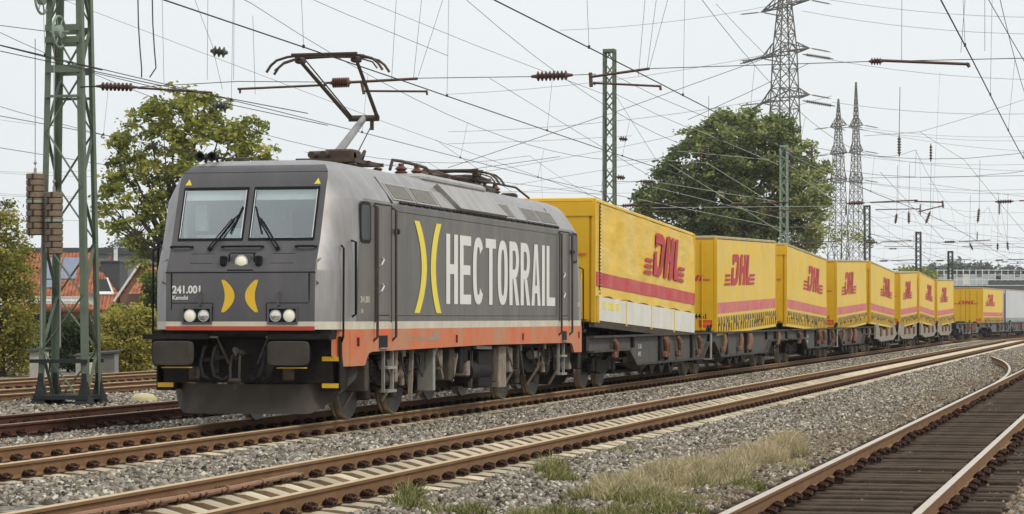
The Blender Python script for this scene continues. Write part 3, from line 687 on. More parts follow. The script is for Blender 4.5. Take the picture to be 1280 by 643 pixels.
# underframe + bogies
t = MB(); t.bx(-1.25,1.25,.5,L-.5,1.0,1.38); t.bx(-.9,.9,6.2,10.3,.35,1.05); t.build('underframe', M['black'], loco, smooth=False)
def wheelset(parent, y, r=.61, x=.75, name='wheel'):
    for s in (-1, 1):
        t = MB()
        t.lathe([(.02, s*(x+.07)),(.12, s*(x+.085)),(.13, s*(x+.055)),(r*.72, s*(x+.025)),(r*.80, s*(x+.065)),(r*.955, s*(x+.07))], (0,y,r), 'x', 32, 0)
        t.lathe([(r*.955, s*(x+.07)),(r*.985,s*(x+.062)),(r*1.0, s*(x-.0)),(r*1.005, s*(x-.04)),(r*1.045, s*(x-.06)),(r*1.03,s*(x-.085)),(r*.6,s*(x-.08))], (0,y,r), 'x', 32, 1, False)
        t.build(name, [M['wheel'], M['tread']], parent)
    t = MB(); t.tube([(-x, y, r),(x, y, r)], .09, 10); t.build('axle', M['black'], parent)
def coil(mbb, c, r, h, turns=5, th=.022):
    pts = [(c[0]+r*math.cos(2*math.pi*k/10), c[1]+r*math.sin(2*math.pi*k/10), c[2]+h*k/(10*turns)) for k in range(10*turns+1)]
    mbb.tube(pts, th, 5)
for (ya, yb_) in ((2.34, 4.84), (12.4, 14.95)):
    yc = (ya+yb_)/2
    t = MB()
    for s in (-1, 1):
        X = 1.05*s
        t.loft([[(X-.07,yc-1.9,.80),(X+.07,yc-1.9,.80),(X+.07,yc-1.9,.95),(X-.07,yc-1.9,.95)],[(X-.07,yc-1.2,.72),(X+.07,yc-1.2,.72),(X+.07,yc-1.2,.95),(X-.07,yc-1.2,.95)],[(X-.07,yc-.6,.50),(X+.07,yc-.6,.50),(X+.07,yc-.6,.78),(X-.07,yc-.6,.78)],[(X-.07,yc+.6,.50),(X+.07,yc+.6,.50),(X+.07,yc+.6,.78),(X-.07,yc+.6,.78)],[(X-.07,yc+1.2,.72),(X+.07,yc+1.2,.72),(X+.07,yc+1.2,.95),(X-.07,yc+1.2,.95)],[(X-.07,yc+1.9,.80),(X+.07,yc+1.9,.80),(X+.07,yc+1.9,.95),(X-.07,yc+1.9,.95)]], True, True)
    for y in (yc-.5, yc+.5): t.bx(-1.0,1.0,y-.12,y+.12,.45,.75)
    t.bx(-.6,.6,ya-.3,ya+.3,.35,.9); t.bx(-.6,.6,yb_-.3,yb_+.3,.35,.9)
    bg_ = t.build('bogie_frame', M['black'], loco, smooth=False)
    wheelset(loco, ya); wheelset(loco, yb_)
    for s in (-1, 1):
        for y in (ya, yb_):
            t = MB(); X = s*.93
            t.lathe([(.19, s*.84),(.19, s*1.08),(.14, s*1.12),(.03, s*1.13)], (0, y, .61), 'x', 16)
            t.bar((s*1.02, y, .61), (s*1.02, y+(.75 if y < yc else -.75), .66), .12, .12)
            t.build('axle_box', M['dgrey'], bg_)
            for dy in (-.26, .26):
                t = MB(); coil(t, (s*1.05, y+dy, .62), .075, .28, 4, .018); t.build('primary_spring', M['dgrey'], bg_)
        for y in (yc-.38, yc+.38):
            t = MB(); coil(t, (s*1.05, y, .70), .12, .38, 5, .026); t.build('secondary_spring', M['dgrey'], bg_)
        t = MB(); t.tube([(s*1.22,yc-.75,.85),(s*1.22,yc-.25,.85)], .085, 12); t.tube([(s*1.22,yc-.25,.85),(s*1.22,yc+.25,.85)], .045, 10); t.build('yaw_damper', M['dusty'], bg_)
        t = MB(); t.tube([(s*1.25,yc+.1,1.05),(s*1.25,yc+.2,.5)], .05, 10); t.build('vertical_damper', M['dusty'], bg_)
        for y, h in ((ya-.75,.16),(yb_+.75,.16),(yc+.05,.2)):
            t = MB(); t.tube([(s*1.28,y,1.08),(s*1.28,y,.75),(s*.95,y+.05,h+.05)], .028, 6); t.bx(s*1.28-.06,s*1.28+.06,y-.09,y+.09,.95,1.12); t.build('sand_pipe', M['dusty'], bg_)
        for y in (ya+.55, yb_-.5):
            t = MB(); t.rbox(*sorted((s*.80,s*.98)),y-.12,y+.12,.28,.55,.03); t.bar((s*.95,y,.5),(s*.95,y+.15,.85),.05); t.build('brake_gear', M['dgrey'], bg_)
        t = MB()
        for k in range(3):
            y = ya+.3+k*.9; t.tube([(s*1.31,y,1.0),(s*1.33,y+.10,.72),(s*1.33,y+.30,.62),(s*1.33,y+.5,.72),(s*1.31,y+.56,1.0)], .017, 6)
        t.build('air_hose', M['dgrey'], bg_)
# crew steps below doors
for s in (-1, 1):
    for yd in (1.94+.55, L-1.94+.1):
        t = MB()
        for y in (yd-.24, yd+.24): t.bar((s*1.40,y,1.08),(s*1.40,y,.42),.045,.045)
        for z in (.44, .80): t.bx(s*1.34,s*1.48,yd-.24,yd+.24,z-.02,z+.02)
        t.build('ladder_step', M['galv'], loco, smooth=False)
# equipment boxes seen below the skirt between and around the bogies
eq = [(5.75,.16,.70,1.05,'dusty'),(6.35,.34,.50,1.05,'dgrey'),(7.05,.26,.62,1.06,'black'),(7.55,.20,.55,1.02,'dusty'),(8.35,1.0,.33,.98,'black'),(9.45,.24,.40,1.04,'dgrey'),(9.85,.55,.28,1.06,'dusty'),(10.7,.2,.55,1.02,'dusty'),(3.1,.12,.55,1.06,'dusty'),(5.35,.1,.35,1.05,'galv'),(1.45,.18,.45,.95,'dgrey'),(11.3,.14,.6,1.04,'dgrey'),(15.9,.16,.5,1.0,'dusty'),(7.3,.5,.80,1.08,'black')]
for s in (-1, 1):
    for y, wd, z0, z1, mt in eq:
        t = MB(); t.rbox(*sorted((s*(1.0+.03*(hash((int(y*10)))%3)), s*1.36)), y, y+wd, z0, z1, .02)
        t.build('equipment_box', M[mt], loco)
    for y0, z0, y1, z1, mt in ((5.6,1.0,5.95,.55,'dusty'),(6.9,.95,6.6,.5,'dusty'),(8.2,1.05,9.3,1.03,'galv'),(10.5,1.05,10.9,.6,'dusty'),(11.5,1.0,11.8,.5,'dgrey'),(4.1,1.05,4.0,.3,'dusty'),(7.9,1.0,7.85,.35,'dgrey')):
        t = MB(); t.bar((s*1.33,y0,z0),(s*1.33,y1,z1),.06,.06); t.build('underframe_stay', M[mt], loco, smooth=False)
    t = MB(); t.tube([(s*1.2,7.8,.62),(s*1.2,9.2,.62)], .20, 16); t.build('air_tank', M['black'], loco)

# ============================================================ WAGONS
def place(root, y0, Ln=0):              # set a root on the train track at arc position y0
    x, y, th = bend(XT, y0); x2, y2, _ = bend(XT, y0+Ln)
    if Ln: th = math.atan2(x2-x, y2-y)
    root.location = (x, y, root.location.z); root.rotation_euler[2] = -th
def wagon_bogie(root, yc):
    t = MB()
    for s in (-1, 1):
        X = 1.0*s
        t.loft([[(X-.06,yc+a,z0),(X+.06,yc+a,z0),(X+.06,yc+a,z1),(X-.06,yc+a,z1)] for a, z0, z1 in ((-1.25,.55,.68),(-.65,.50,.72),(-.35,.32,.62),(.35,.32,.62),(.65,.50,.72),(1.25,.55,.68))], True, True)
        for y in (yc-.9, yc+.9):
            t.rbox(X-.13, X+.13, y-.16, y+.16, .36, .62, .03)
    t.bx(-1,1,yc-.14,yc+.14,.40,.70)
    b = t.build('wagon_bogie', M['black'], root, smooth=False)
    for y in (yc-.9, yc+.9): wheelset(b, y, .46)
    for s in (-1, 1):
        for y in (yc-.9-.24, yc-.9+.24, yc+.9-.24, yc+.9+.24):
            t = MB(); t.tube([(s*1.02,y,.40),(s*1.02,y,.66)], .075, 8)
            for k in range(4): t.lathe([(.095,0),(.095,.02)], (s*1.02,y,.43+k*.055), 'z', 8)
            t.build('bogie_spring', M['dgrey'], b)
def wagon(y0, Lu, label, style=0, group='articulated pocket wagons'):
    r = thing('pocket_wagon', label, 'freight wagon', (XT, y0, 0), 0, group); place(r, y0, Lu)
    hl = Lu/2; f = hl/15.4
    body_m, belly_m = (M['wagon'], M['wagonb']) if style == 0 else (M['wagonl'], M['wagonb']) if style == 1 else (M['wagonblue'], M['wagonb'])
    spine = MB(); spine.bx(-.45,.45,.3,Lu-.3,.62,1.02); spine.build('centre_sill', M['black'], r, smooth=False)
    for half in (0, 1):
        e = (lambda v: v*f) if half == 0 else (lambda v: Lu-v*f)
        for s in (-1, 1):
            t = MB(); X = 1.30*s; Xi = 1.24*s
            if style != 1:
                up = [(0,1.13),(0,.86),(3.9,.86),(4.8,.50),(13.9,.50),(15.0,.93),(15.25,1.13)]
                t.prism([(e(a), z) for a, z in up], lambda u, v, d: (d, u, v), Xi, X)
                side = t.build('side_frame', body_m, r, smooth=False)
                t = MB()
                for (a, b) in (((0,.86),(3.9,.86)),((3.9,.86),(4.8,.50)),((4.8,.50),(13.9,.50)),((13.9,.50),(15.0,.93))):
                    t.bar((X+.04*s, e(a[0]), a[1]-.02),(X+.04*s, e(b[0]), b[1]-.02), .14, .04)
                t.bx(*sorted((X-.06*s, X+.11*s)), *sorted((e(0), e(15.3))), 1.131, 1.175)
                t.build('flange', M['dgrey'] if style == 0 else M['wagonblue'], side, smooth=False)
                for a in (2.6, 4.6, 8.0, 8.9, 12.5):
                    t = MB(); t.bx(*sorted((X, X+.07*s)), *sorted((e(a-.09), e(a+.09))), .52 if a > 4.7 else .88, 1.12); t.build('side_rib', M['black'], side, smooth=False)
                for a in (2.2, 8.3, 8.6, 10.2, 13.2):
                    t = MB(); zt = 1.08; zb = .62 if a > 4.7 else .70
                    t.tube([(X+.09*s, e(a), zt),(X+.12*s, e(a+.1), (zt+zb)/2+.08),(X+.10*s, e(a+.22), zb)], [.05,.075,.05], 8); t.rbox(*sorted((X+.02*s,X+.13*s)), *sorted((e(a+.05),e(a+.32))), zb-.03, zb+.12, .02)
                    t.build('load_latch', M['wrust'], side)
                if half == 0 and s > 0 and style == 0:
                    text_mesh('wagon_lettering', '33 68', .16, side, M['stripe'], (X+.012, 5.35*f, .84), R_SIDE, 1.2, .003)
                    text_mesh('wagon_lettering', '4993', .16, side, M['stripe'], (X+.012, 5.35*f, .66), R_SIDE, 1.2, .003)
            else:
                prof = [(1.2,.60),(1.2,1.22),(1.9,1.32),(2.6,1.30),(3.1,1.12),(3.9,1.0),(9.6,1.0),(10.6,1.10),(11.3,1.32),(12.4,1.36),(13.2,1.2),(14.6,.75),(12.2,.50),(4.2,.46),(2.4,.60)]
                t.prism([(e(a), z) for a, z in prof], lambda u, v, d: (d, u, v), Xi, X+.03*s)
                side = t.build('side_frame', body_m, r, smooth=False)
                for a in (3.6, 7.2, 10.4):
                    t = MB(); t.rbox(*sorted((X+.02*s,X+.12*s)), *sorted((e(a),e(a+.5))), .72, 1.1, .03); t.build('load_latch', M['wrust'], side)
            t = MB(); Xb = 1.16*s
            t.add([(X-.04*s,e(6.0),.50),(X-.04*s,e(12.8),.50),(Xb*.8,e(11.2),.24),(Xb*.8,e(7.6),.24)], [(0,1,2,3)])
            t.add([(X-.04*s,e(12.8),.50),(Xb*.5,e(13.2),.50),(Xb*.8,e(11.2),.24)], [(0,1,2)]); t.add([(X-.04*s,e(6),.50),(Xb*.5,e(5.6),.50),(Xb*.8,e(7.6),.24)], [(0,1,2)])
            t.build('pocket_belly', belly_m, side, smooth=False)
            t = MB(); t.tube([(1.36*s, e(15.35), 1.15),(1.36*s, e(15.35), .45)], .025, 6); t.bx(*sorted((1.2*s,1.4*s)), *sorted((e(15.2),e(15.5))), .42,.46); t.build('corner_handrail', M['galv'], r)
        t = MB(); t.bx(-.8,.8,*sorted((e(4.9),e(14.0))),.26,.34); t.bx(-1.2,1.2,*sorted((e(.05),e(.2))),.75,1.12); t.bx(-1.0,1.0,*sorted((e(.9),e(2.6))),1.0,1.10); t.build('deck', M['black'], r, smooth=False)
        t = MB(); t.rbox(-.35,.35,*sorted((e(2.0),e(2.9))),1.10,1.30,.04); t.build('trailer_hitch', M['dgrey'], r)
        for s in (-1, 1):
            t = MB(); y = e(0); d = -1 if half == 0 else 1
            t.lathe([(.09, y),(.09, y+d*.35),(.22, y+d*.36),(.23, y+d*.40)], (s*.875,0,1.05), 'y', 14); t.build('buffer', M['black'], r)
        t = MB()
        for x in (-.95,-.5,.5,.98): t.tube([(x,e(.05),.95),(x+.05,e(-.2),.8),(x+.05,e(-.1),.6),(x,e(.1),.55)], .025, 6)
        t.build('brake_hose', M['black2'], r)
    for yc in (2.6*f, Lu/2, Lu-2.6*f): wagon_bogie(r, yc)
    # gangway of the joint: dark hose loops and posts
    t = MB()
    for s in (-1, 1):
        for dy in (-.35, .35): t.tube([(s*1.25,hl+dy,1.1),(s*1.33,hl+dy*.6,1.35),(s*1.3,hl+dy*.2,1.1),(s*1.3,hl,.9)], .03, 6)
    t.build('joint_hose', M['black2'], r)
    return r
def Yat(px, X=XT+1.28): return onX(px, 400, X)[0]
wA = Yat(735); wB = Yat(985); wC = Yat(1091); wD = Yat(1148)
wagon(wA, wB-wA-.9, 'grey pocket wagon coupled directly behind the locomotive')
wagon(wB, wC-wB-.9, 'grey pocket wagon, second in the train, beneath the third and fourth yellow trailers')
wagon(wC, wD-wC-.9, 'pocket wagon with pale beige saddle-shaped sides, the nearer of the two such wagons', 1)
wagon(wD, 26.5, 'farther pale beige saddle-sided wagon, just before the gap in the load', 1)

# ============================================================ TRAILERS
TH = 2.68
def trailer(y0, Lt, zl, zr, label, kind='curtain', endk='doors', logo=(1.6, 8.3), worn=False):
    r = thing('curtain_trailer', label, 'trailer', (XT, y0, zl), 0, 'swap trailers on the train'); place(r, y0, Lt)
    r.rotation_mode = 'XYZ'; r.rotation_euler[0] = math.atan((zr-zl)/Lt)
    W = 1.275; yel = M['tarp'] if kind == 'tarp' else M['curt'] if kind != 'white' else M['twhite']
    endm = M['yend'] if kind != 'white' else M['twhite']
    lo = .55 if kind == 'tarp' else .0
    f = Lt/13.6
    ph = y0*1.7
    def disp(y, z):
        a = .012 if kind == 'tarp' else .006
        return a*(math.sin(y*2.1+ph+z*1.5)+.6*math.sin(y*5.3+z*2.7+ph)+.5*math.sin((y-z*1.6)*4.1))
    t = MB(); t.bx(-W+.03, W-.03, .03, Lt-.03, 0, TH-.08); t.build('cargo_box', endm, r, smooth=False)
    # roof with rails
    t = MB(); t.rbox(-W-.005, W+.005, -.005, Lt+.005, TH-.09, TH, .02); roof = t.build('roof', M['yroof'] if kind != 'tarp' else M['tarp'], r)
    for s in (-1, 1):
        t = MB(); ny, nz_ = 52, 12; vs = []
        for j in range(nz_+1):
            z = lerp(lo+.02, TH-.10, j/nz_)
            for i in range(ny+1):
                y = lerp(.06, Lt-.06, i/ny); 
                vs.append((s*(W+.022+disp(y, z)), y, z-(0 if kind != 'tarp' or j else .02*math.sin(y*3))))
        t.add(vs, [(j*(ny+1)+i, j*(ny+1)+i+1, (j+1)*(ny+1)+i+1, (j+1)*(ny+1)+i) for j in range(nz_) for i in range(ny)])
        cu = t.build('side_curtain', yel, r, angle=60)
        if kind != 'white':
            t = MB(); zz0, zz1 = (.78,1.08) if kind == 'tarp' else (.50,.80)
            vs = []
            for i in range(ny+1):
                y = lerp(.07, Lt-.07, i/ny)
                for z in (zz0, (zz0+zz1)/2, zz1): vs.append((s*(W+(.036 if kind == 'tarp' else .030)+disp(y, z)), y, z))
            t.add(vs, [(3*i+k, 3*i+3+k, 3*i+4+k, 3*i+1+k) for i in range(ny) for k in (0, 1)])
            t.build('curtain_stripe', M['stripered'] if kind == 'tarp' else M['stripepink'], cu, angle=60)
            t = MB(); a, b = logo; lh = 1.05 if kind == 'tarp' else .90; zb = 1.30 if kind == 'tarp' else 1.28
            dhl(t, (b-a)*f, lh, lambda u, v, d: (s*(W+(.06 if kind == 'tarp' else .04)+disp((a*f+u) if s > 0 else (b*f-u), zb+v)), (a*f+u) if s > 0 else (b*f-u), zb+v), 0)
            t.build('curtain_logo', M['dhlred'], cu, smooth=False)
            t = MB()
            if kind == 'tarp':
                for k in range(27):
                    z = .62+k*.075; t.box((s*(W+.05), .46, z), (.02,.03,.03))
                t.tube([(s*(W+.045), .40, .7),(s*(W+.05), .40, TH-.12)], .012, 5)
                t.build('tarp_eyelets', M['black2'], cu, smooth=False)
                for k in range(4):
                    t = MB(); ya, yb_ = lerp(.35, Lt-.05, k/4), lerp(.35, Lt-.05, (k+1)/4)
                    t.bx(*sorted((s*(W+.0), s*(W+.045))), ya+.03, yb_-.03, .03, lo)
                    bd = t.build('side_board', M['board'], r, smooth=False)
                    t = MB(); t.bx(*sorted((s*W, s*(W+.06))), ya-.03, ya+.03, -.02, lo+.02); t.build('board_post', M['curt'], bd, smooth=False)
                t = MB(); t.add([(s*(W+.047),1.0,.25),(s*(W+.047),2.6,.25),(s*(W+.047),2.6,.45),(s*(W+.047),1.0,.45)], [(0,1,2,3)])
                t = MB()
                for a_ in (.8,1.4,1.75,2.3): t.bx(*sorted((s*(W+.046), s*(W+.05))), a_, a_+.32, .3, .46)
                t.build('yellow_sticker', M['logo2'], r, smooth=False)
            else:
                rr = random.Random(int(y0*10)+s); nst = 26
                for k in range(nst):
                    y = .25*f+(Lt-.5)*k/(nst-1); hgt = rr.uniform(.10, .32); dx = rr.uniform(-.05,.12)
                    t.add([(s*(W+.045),y-.05,.40),(s*(W+.05),y+.05+dx*.4,.42),(s*(W+.07),y+.10+dx,.40-hgt),(s*(W+.05),y-.01+dx,.36-hgt)], [(0,1,2,3)])
                    t.bx(*sorted((s*(W+.03), s*(W+.05))), y-.02, y+.01, -.03, .2)
                t.build('curtain_straps', M['dstrap'], cu, smooth=False)
                t = MB()
                for k in range(nst):
                    y = .25*f+(Lt-.5)*(k+.5)/(nst-1); t.bx(*sorted((s*(W+.03), s*(W+.055))), y-.025, y+.025, -.04, .30)
                t.build('curtain_hooks', M['curt'], cu, smooth=False)
        else:
            t = MB()
            for k in range(22):
                y = .3+(Lt-.6)*k/21; t.bx(*sorted((s*(W+.03), s*(W+.05))), y-.03, y+.03, -.02, .35)
            t.build('curtain_straps', M['dgrey'], cu, smooth=False)
        for y in (.0, Lt-.10):
            t = MB(); t.bx(*sorted((s*(W-.05), s*(W+.035))), y, y+.10, -.02, TH-.02); t.build('corner_post', endm if kind != 'white' else (M['tblue'] if y == 0 else M['twhite']), r, smooth=False)
        t = MB(); t.bx(*sorted((s*(W-.10), s*(W+.03))), .02, Lt-.02, -.12, -.003); t.build('floor_rail', M['curt'] if kind == 'curtain' else M['dgrey'], r, smooth=False)
    # ends
    for yy, sg, ek in ((0, -1, endk), (Lt, 1, 'head' if endk == 'doors' else 'doors')):
        t = MB()
        if ek == 'doors':
            for sx in (-1, 1): t.bx(*sorted((sx*.015, sx*(W-.06))), *sorted((yy+sg*.0, yy+sg*.045)), .03, TH-.12)
            e_ = t.build('rear_door', endm, r, smooth=False)
            t = MB()
            for x in (-.9,-.35,.35,.9): t.tube([(x, yy+sg*.07, .05),(x, yy+sg*.07, TH-.15)], .018, 6)
            t.build('locking_bar', M['yend'] if kind != 'white' else M['galv'], e_)
            if kind != 'white':
                t = MB(); X0 = .72; 
                for xs in (.80, -1.18): t.add([(xs,yy+sg*.05,.12),(xs+.38,yy+sg*.05,.12),(xs+.38,yy+sg*.05,.32),(xs,yy+sg*.05,.32)], [(0,1,2,3)])
                t.build('warning_board', M['red'], e_, smooth=False)
                t = MB(); t.add([(.85,yy+sg*.052,.17),(1.13,yy+sg*.052,.17),(1.13,yy+sg*.052,.27),(.85,yy+sg*.052,.27)], [(0,1,2,3)]); t.add([(-1.13,yy+sg*.052,.17),(-.85,yy+sg*.052,.17),(-.85,yy+sg*.052,.27),(-1.13,yy+sg*.052,.27)], [(0,1,2,3)]); t.build('board_centre', M['orange2'], e_, smooth=False)
        else:
            t.bx(-W+.10, W-.10, *sorted((yy, yy+sg*.03)), .05, TH-.30); t.bx(-W+.02, W-.02, *sorted((yy, yy+sg*.05)), TH-.40, TH-.09)
            e_ = t.build('headboard', endm, r, smooth=False)
            t = MB(); t.bx(-W+.2, W-.6, *sorted((yy+sg*.02, yy+sg*.10)), .15, .19); t.tube([(W-.25,yy+sg*.08,.2),(W-.25,yy+sg*.12,.3),(W-.25,yy+sg*.12,.9),(W-.25,yy+sg*.06,1.0)], .015, 6); t.build('headboard_fitting', M['yend'] if kind != 'white' else M['galv'], e_)
        if kind != 'white' and sg == -1:
            t = MB(); lw = 1.75
            big = 'large door logo' in label
            if big: dhl(t, 2.0, .28, lambda u, v, d: (-1.0+u, yy-.055, 1.40+v), 0)
            else: dhl(t, 1.1, .16, lambda u, v, d: (.05+u, yy-.056, 1.42+v), 0)
            t.build('end_logo', M['dhlred'], e_, smooth=False)
            if ek == 'doors' and not big: text_mesh('trailer_number', '4461', .20, e_, M['black2'], (.68, yy-.055, .36), R_FRONT, .9, .003)
    # chassis and wheels (rear at the door end)
    t = MB(); 
    for x in (-.45, .45): t.bx(x-.06, x+.06, .3, Lt-.3, -.35, -.02)
    for k in range(9): t.bx(-1.2,1.2,.5+(Lt-1)*k/8-.05,.5+(Lt-1)*k/8+.05,-.14,-.02)
    ch = t.build('chassis', M['black'], r, smooth=False)
    ys = [3.0, 4.3, 5.6] if endk == 'doors' else [Lt-3.0, Lt-4.3, Lt-5.6]
    for y in ys:
        for s in (-1, 1):
            t = MB(); t.lathe([(.12,s*.86),(.30,s*.84),(.42,s*.90),(.47,s*1.0),(.49,s*1.06),(.49,s*1.14),(.46,s*1.2),(.30,s*1.2),(.27,s*1.12),(.1,s*1.14)], (0,y,-.58), 'x', 20, 0, True); t.build('trailer_wheel', M['black2'], ch)
    t = MB()
    yl = Lt-4.2 if endk == 'doors' else 4.2
    for s in (-1, 1): t.bx(s*.85-.06, s*.85+.06, yl-.06, yl+.06, -.75, -.02); t.bx(s*.85-.14,s*.85+.14,yl-.14,yl+.14,-.78,-.75)
    t.build('landing_leg', M['dgrey'], ch, smooth=False)
    for s in (-1, 1):
        t = MB(); t.rbox(*sorted((s*.7, s*1.2)), Lt*.5-.5, Lt*.5+.5, -.5, -.15, .03); t.build('side_locker', M['dgrey'], ch)
    return r
TR = [ (743,868,1.49,1.13,'tarp','head',(5.9,12.0),'bright yellow trailer with creased tarpaulin and white side boards, right behind the locomotive'),
 (896,970,1.18,1.40,'curtain','doors',(1.5,8.3),'yellow trailer with low near end numbered 4461 and torn straps, second behind the locomotive'),
 (983,1033,1.40,1.14,'curtain','head',(5.3,12.2),'yellow curtain-sided trailer sloping down away from us, third behind the locomotive'),
 (1046,1083,1.16,1.40,'curtain','doors',(2.0,8.6),'yellow curtain-sided trailer in front of the pair of distant pylons, fourth behind the locomotive'),
 (1088,1118,1.42,1.16,'curtain','head',(5.3,12.0),'dusty yellow trailer sloping down to the right, fifth in the row'),
 (1125.5,1146.5,1.18,1.38,'curtain','doors',(2.0,9.4),'dusty yellow trailer, sixth behind the locomotive, left of a brighter one'),
 (1149,1168,1.42,1.16,'curtain','head',(5.0,12.0),'brighter yellow trailer on the pale saddle wagon, seventh behind the locomotive'),
 (1171.5,1192,1.16,1.36,'curtain','doors',(2.0,8.6),'pale yellow trailer, eighth behind the locomotive, last one before the gap')]
for a, b, zl, zr, kd, ek, lg, lb in TR:
    ya = Yat(a, XT+1.30); yb_ = Yat(b, XT+1.30)
    trailer(ya, yb_-ya, zl, zr, lb, kd, ek, lg)
Y9 = 197.0
trailer(Y9, 13.4, 1.17, 1.17, 'yellow trailer with a large door logo facing the camera, after the gap', 'curtain', 'doors', (1.5,8.0))
trailer(Y9+14.6, 13.4, 1.2, 1.2, 'white trailer with blue end frame at the far right of the train', 'white', 'head')
trailer(Y9+29.5, 13.4, 1.2, 1.2, 'whitish trailer cut off by the right edge of the photo', 'white', 'doors')
wagon(172.5, 22.5, 'empty pocket wagon in the gap of the load, mostly hidden behind the eighth trailer', 2)
wagon(Y9-1, 31.5, 'blue-grey pocket wagon beneath the yellow trailer that faces the camera', 2)
wagon(Y9+31.5, 31.5, 'blue-grey pocket wagon at the far right end of the visible train', 2)

# ============================================================ TRACKS
RP = [(-.075,0),(.075,0),(.075,.012),(.012,.032),(.010,.125),(.034,.136),(.036,.165),(.030,.172),(-.030,.172),(-.036,.165),(-.034,.136),(-.010,.125),(-.012,.032),(-.075,.012)]
def rail_mesh(X, ys, zt, parent, mr, mt, path=None):
    t = MB(); rings = []
    for y in ys:
        x, yy, th = bend(X, y) if path is None else (*path(y), 0)
        rings.append([(x+u*math.cos(th), yy-u*math.sin(th), zt-.172+v) for u, v in RP])
    n = len(RP); o = len(t.v); t.v += [p for r in rings for p in r]
    for k in range(len(rings)-1):
        for i in range(n):
            t.f.append([k*n+i, k*n+(i+1)%n, (k+1)*n+(i+1)%n, (k+1)*n+i]); t.m.append(1 if i in (7,6,8) else 0)
    return t.build('rail', [mr, mt], parent, angle=30)
def frange(a, b, st): 
    r = []; y = a
    while y < b: r.append(y); y += st
    return r+[b]
def sleeper_mb(t, X0=0, Y0=0, Z0=-.185, wood=False, th=0):
    if wood:
        t.rbox(X0-1.3, X0+1.3, Y0-.13, Y0+.13, Z0-.14, Z0+.0, .012); return
    xs = [(-1.3,-.07,.10),(-1.22,-.02,.09),(-.95,.012,.075),(-.55,.012,.075),(-.32,-.05,.065),(0,-.065,.06),(.32,-.05,.065),(.55,.012,.075),(.95,.012,.075),(1.22,-.02,.09),(1.3,-.07,.10)]
    rg = []
    c, s = math.cos(-th), math.sin(-th)
    for x, z, hw in xs:
        rg.append([(X0+x*c-y*s, Y0+x*s+y*c, zz) for y, zz in ((-.15,Z0-.2),(.15,Z0-.2),(.125,Z0+z-.018),(hw,Z0+z),(-hw,Z0+z),(-.125,Z0+z-.018))])
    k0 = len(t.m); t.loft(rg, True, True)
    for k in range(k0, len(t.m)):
        if len(t.f[k]) == 4 and (k-k0) % 6 not in (2, 3, 4): t.m[k] = 1  # lower sides get a dusty brown that paints in the shade between sleepers
def fasten_mb(t, X0, Y0, Z0):
    t.bx(X0-.16, X0+.16, Y0-.09, Y0+.09, Z0, Z0+.016)
    o_ = len(t.v)
    for s in (-1, 1):
        x = X0+s*.115
        t.lathe([(.026,.01),(.026,.05),(.018,.052),(.018,.075)], (x,Y0,Z0), 'z', 6)
        t.tube([(x+s*.035,Y0-.03,Z0+.02),(x+s*.04,Y0-.085,Z0+.045),(x-s*.01,Y0-.085,Z0+.06),(x-s*.045,Y0-.06,Z0+.03),(x-s*.045,Y0+.06,Z0+.03),(x-s*.01,Y0+.085,Z0+.06),(x+s*.04,Y0+.085,Z0+.045),(x+s*.035,Y0+.03,Z0+.02)], .017, 5)
    t.v = t.v[:o_]+[(px_, py_, Z0+(pz_-Z0)*1.12) for px_, py_, pz_ in t.v[o_:]]
def track(X, ya, yb_, label, mr, mt, y_ind, nind, wood=False, zt=0., ind=True, spacing=.6):
    r = thing('railway_track', label, 'railway track', (0,0,0), 0, 'parallel railway tracks')
    ys = frange(ya, min(yb_, Y0B), 12)+(frange(Y0B+4, yb_, 4) if yb_ > Y0B else [])
    for s in (-1, 1): rail_mesh(X+s*.753, ys, zt, r, mr, mt)
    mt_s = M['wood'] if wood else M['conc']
    Z0 = -.185+zt
    proto = None; k = 0
    y = ya
    stuff = MB(); fst = MB()
    first = None
    while y < yb_:
        if ind and y >= y_ind and k < nind:
            if first is None:
                t = MB(); sleeper_mb(t, 0, 0, Z0, wood); first = t.build('sleeper', [mt_s, M['side_shade']], r, smooth=False); first.location = (X, y, 0)
                for s in (-1, 1):
                    t = MB(); fasten_mb(t, s*.753, 0, Z0+.014); t.build('rail_fastening', M['clip'], first)
                lst = [first]
            else:
                c = copy_tree(first, r); c.location = (X+rnd.uniform(-.008,.008), y, rnd.uniform(-.004,.004)); c.rotation_euler[2] = rnd.uniform(-.008,.008)
                if wood: c.location.x += rnd.uniform(-.05,.05); c.location.y += rnd.uniform(-.05,.05); c.location.z += rnd.uniform(-.018,.006); c.rotation_euler[2] = rnd.uniform(-.02,.02)
            k += 1
        else:
            x2, y2, th = bend(X, y); sleeper_mb(stuff, x2, y2, Z0, wood, th)
            if y < 185 and y > y_ind-2:
                for s in (-1, 1): fst.box((x2+s*.753, y2, Z0+.045), (.30, .12, .06))
        y += spacing
    o = stuff.build('sleepers', [mt_s, M['side_shade']], r, smooth=False); o['kind'] = 'stuff'
    if fst.v: o = fst.build('rail_fastenings', M['clip'], r, smooth=False); o['kind'] = 'stuff'
    return r
TX = dict(t1=-12.58, t2=-8.05, t3=-2.44, t4=-16.9, t5=-23.2, t6=-27.4)
track(TX['t2'], 10, 330, 'empty rusty-railed track on pale concrete sleepers, in front of the train', M['rail'], M['railtop'], 18.5, 100)
track(TX['t1'], 14, 330, 'track on pale concrete sleepers that carries the train', M['rail'], M['railtop'], 25, 100)
track(TX['t3'], 10, 135, 'nearest track, on dark wooden sleepers, with worn shiny rails at the lower right', M['rail'], M['railtop3'], 18.5, 100, True)
track(TX['t4'], 18, 330, 'dark brown railed track just behind the locomotive, in front of the lattice mast', M['rail_dark'], M['rail_dark_top'], 28, 60, True)
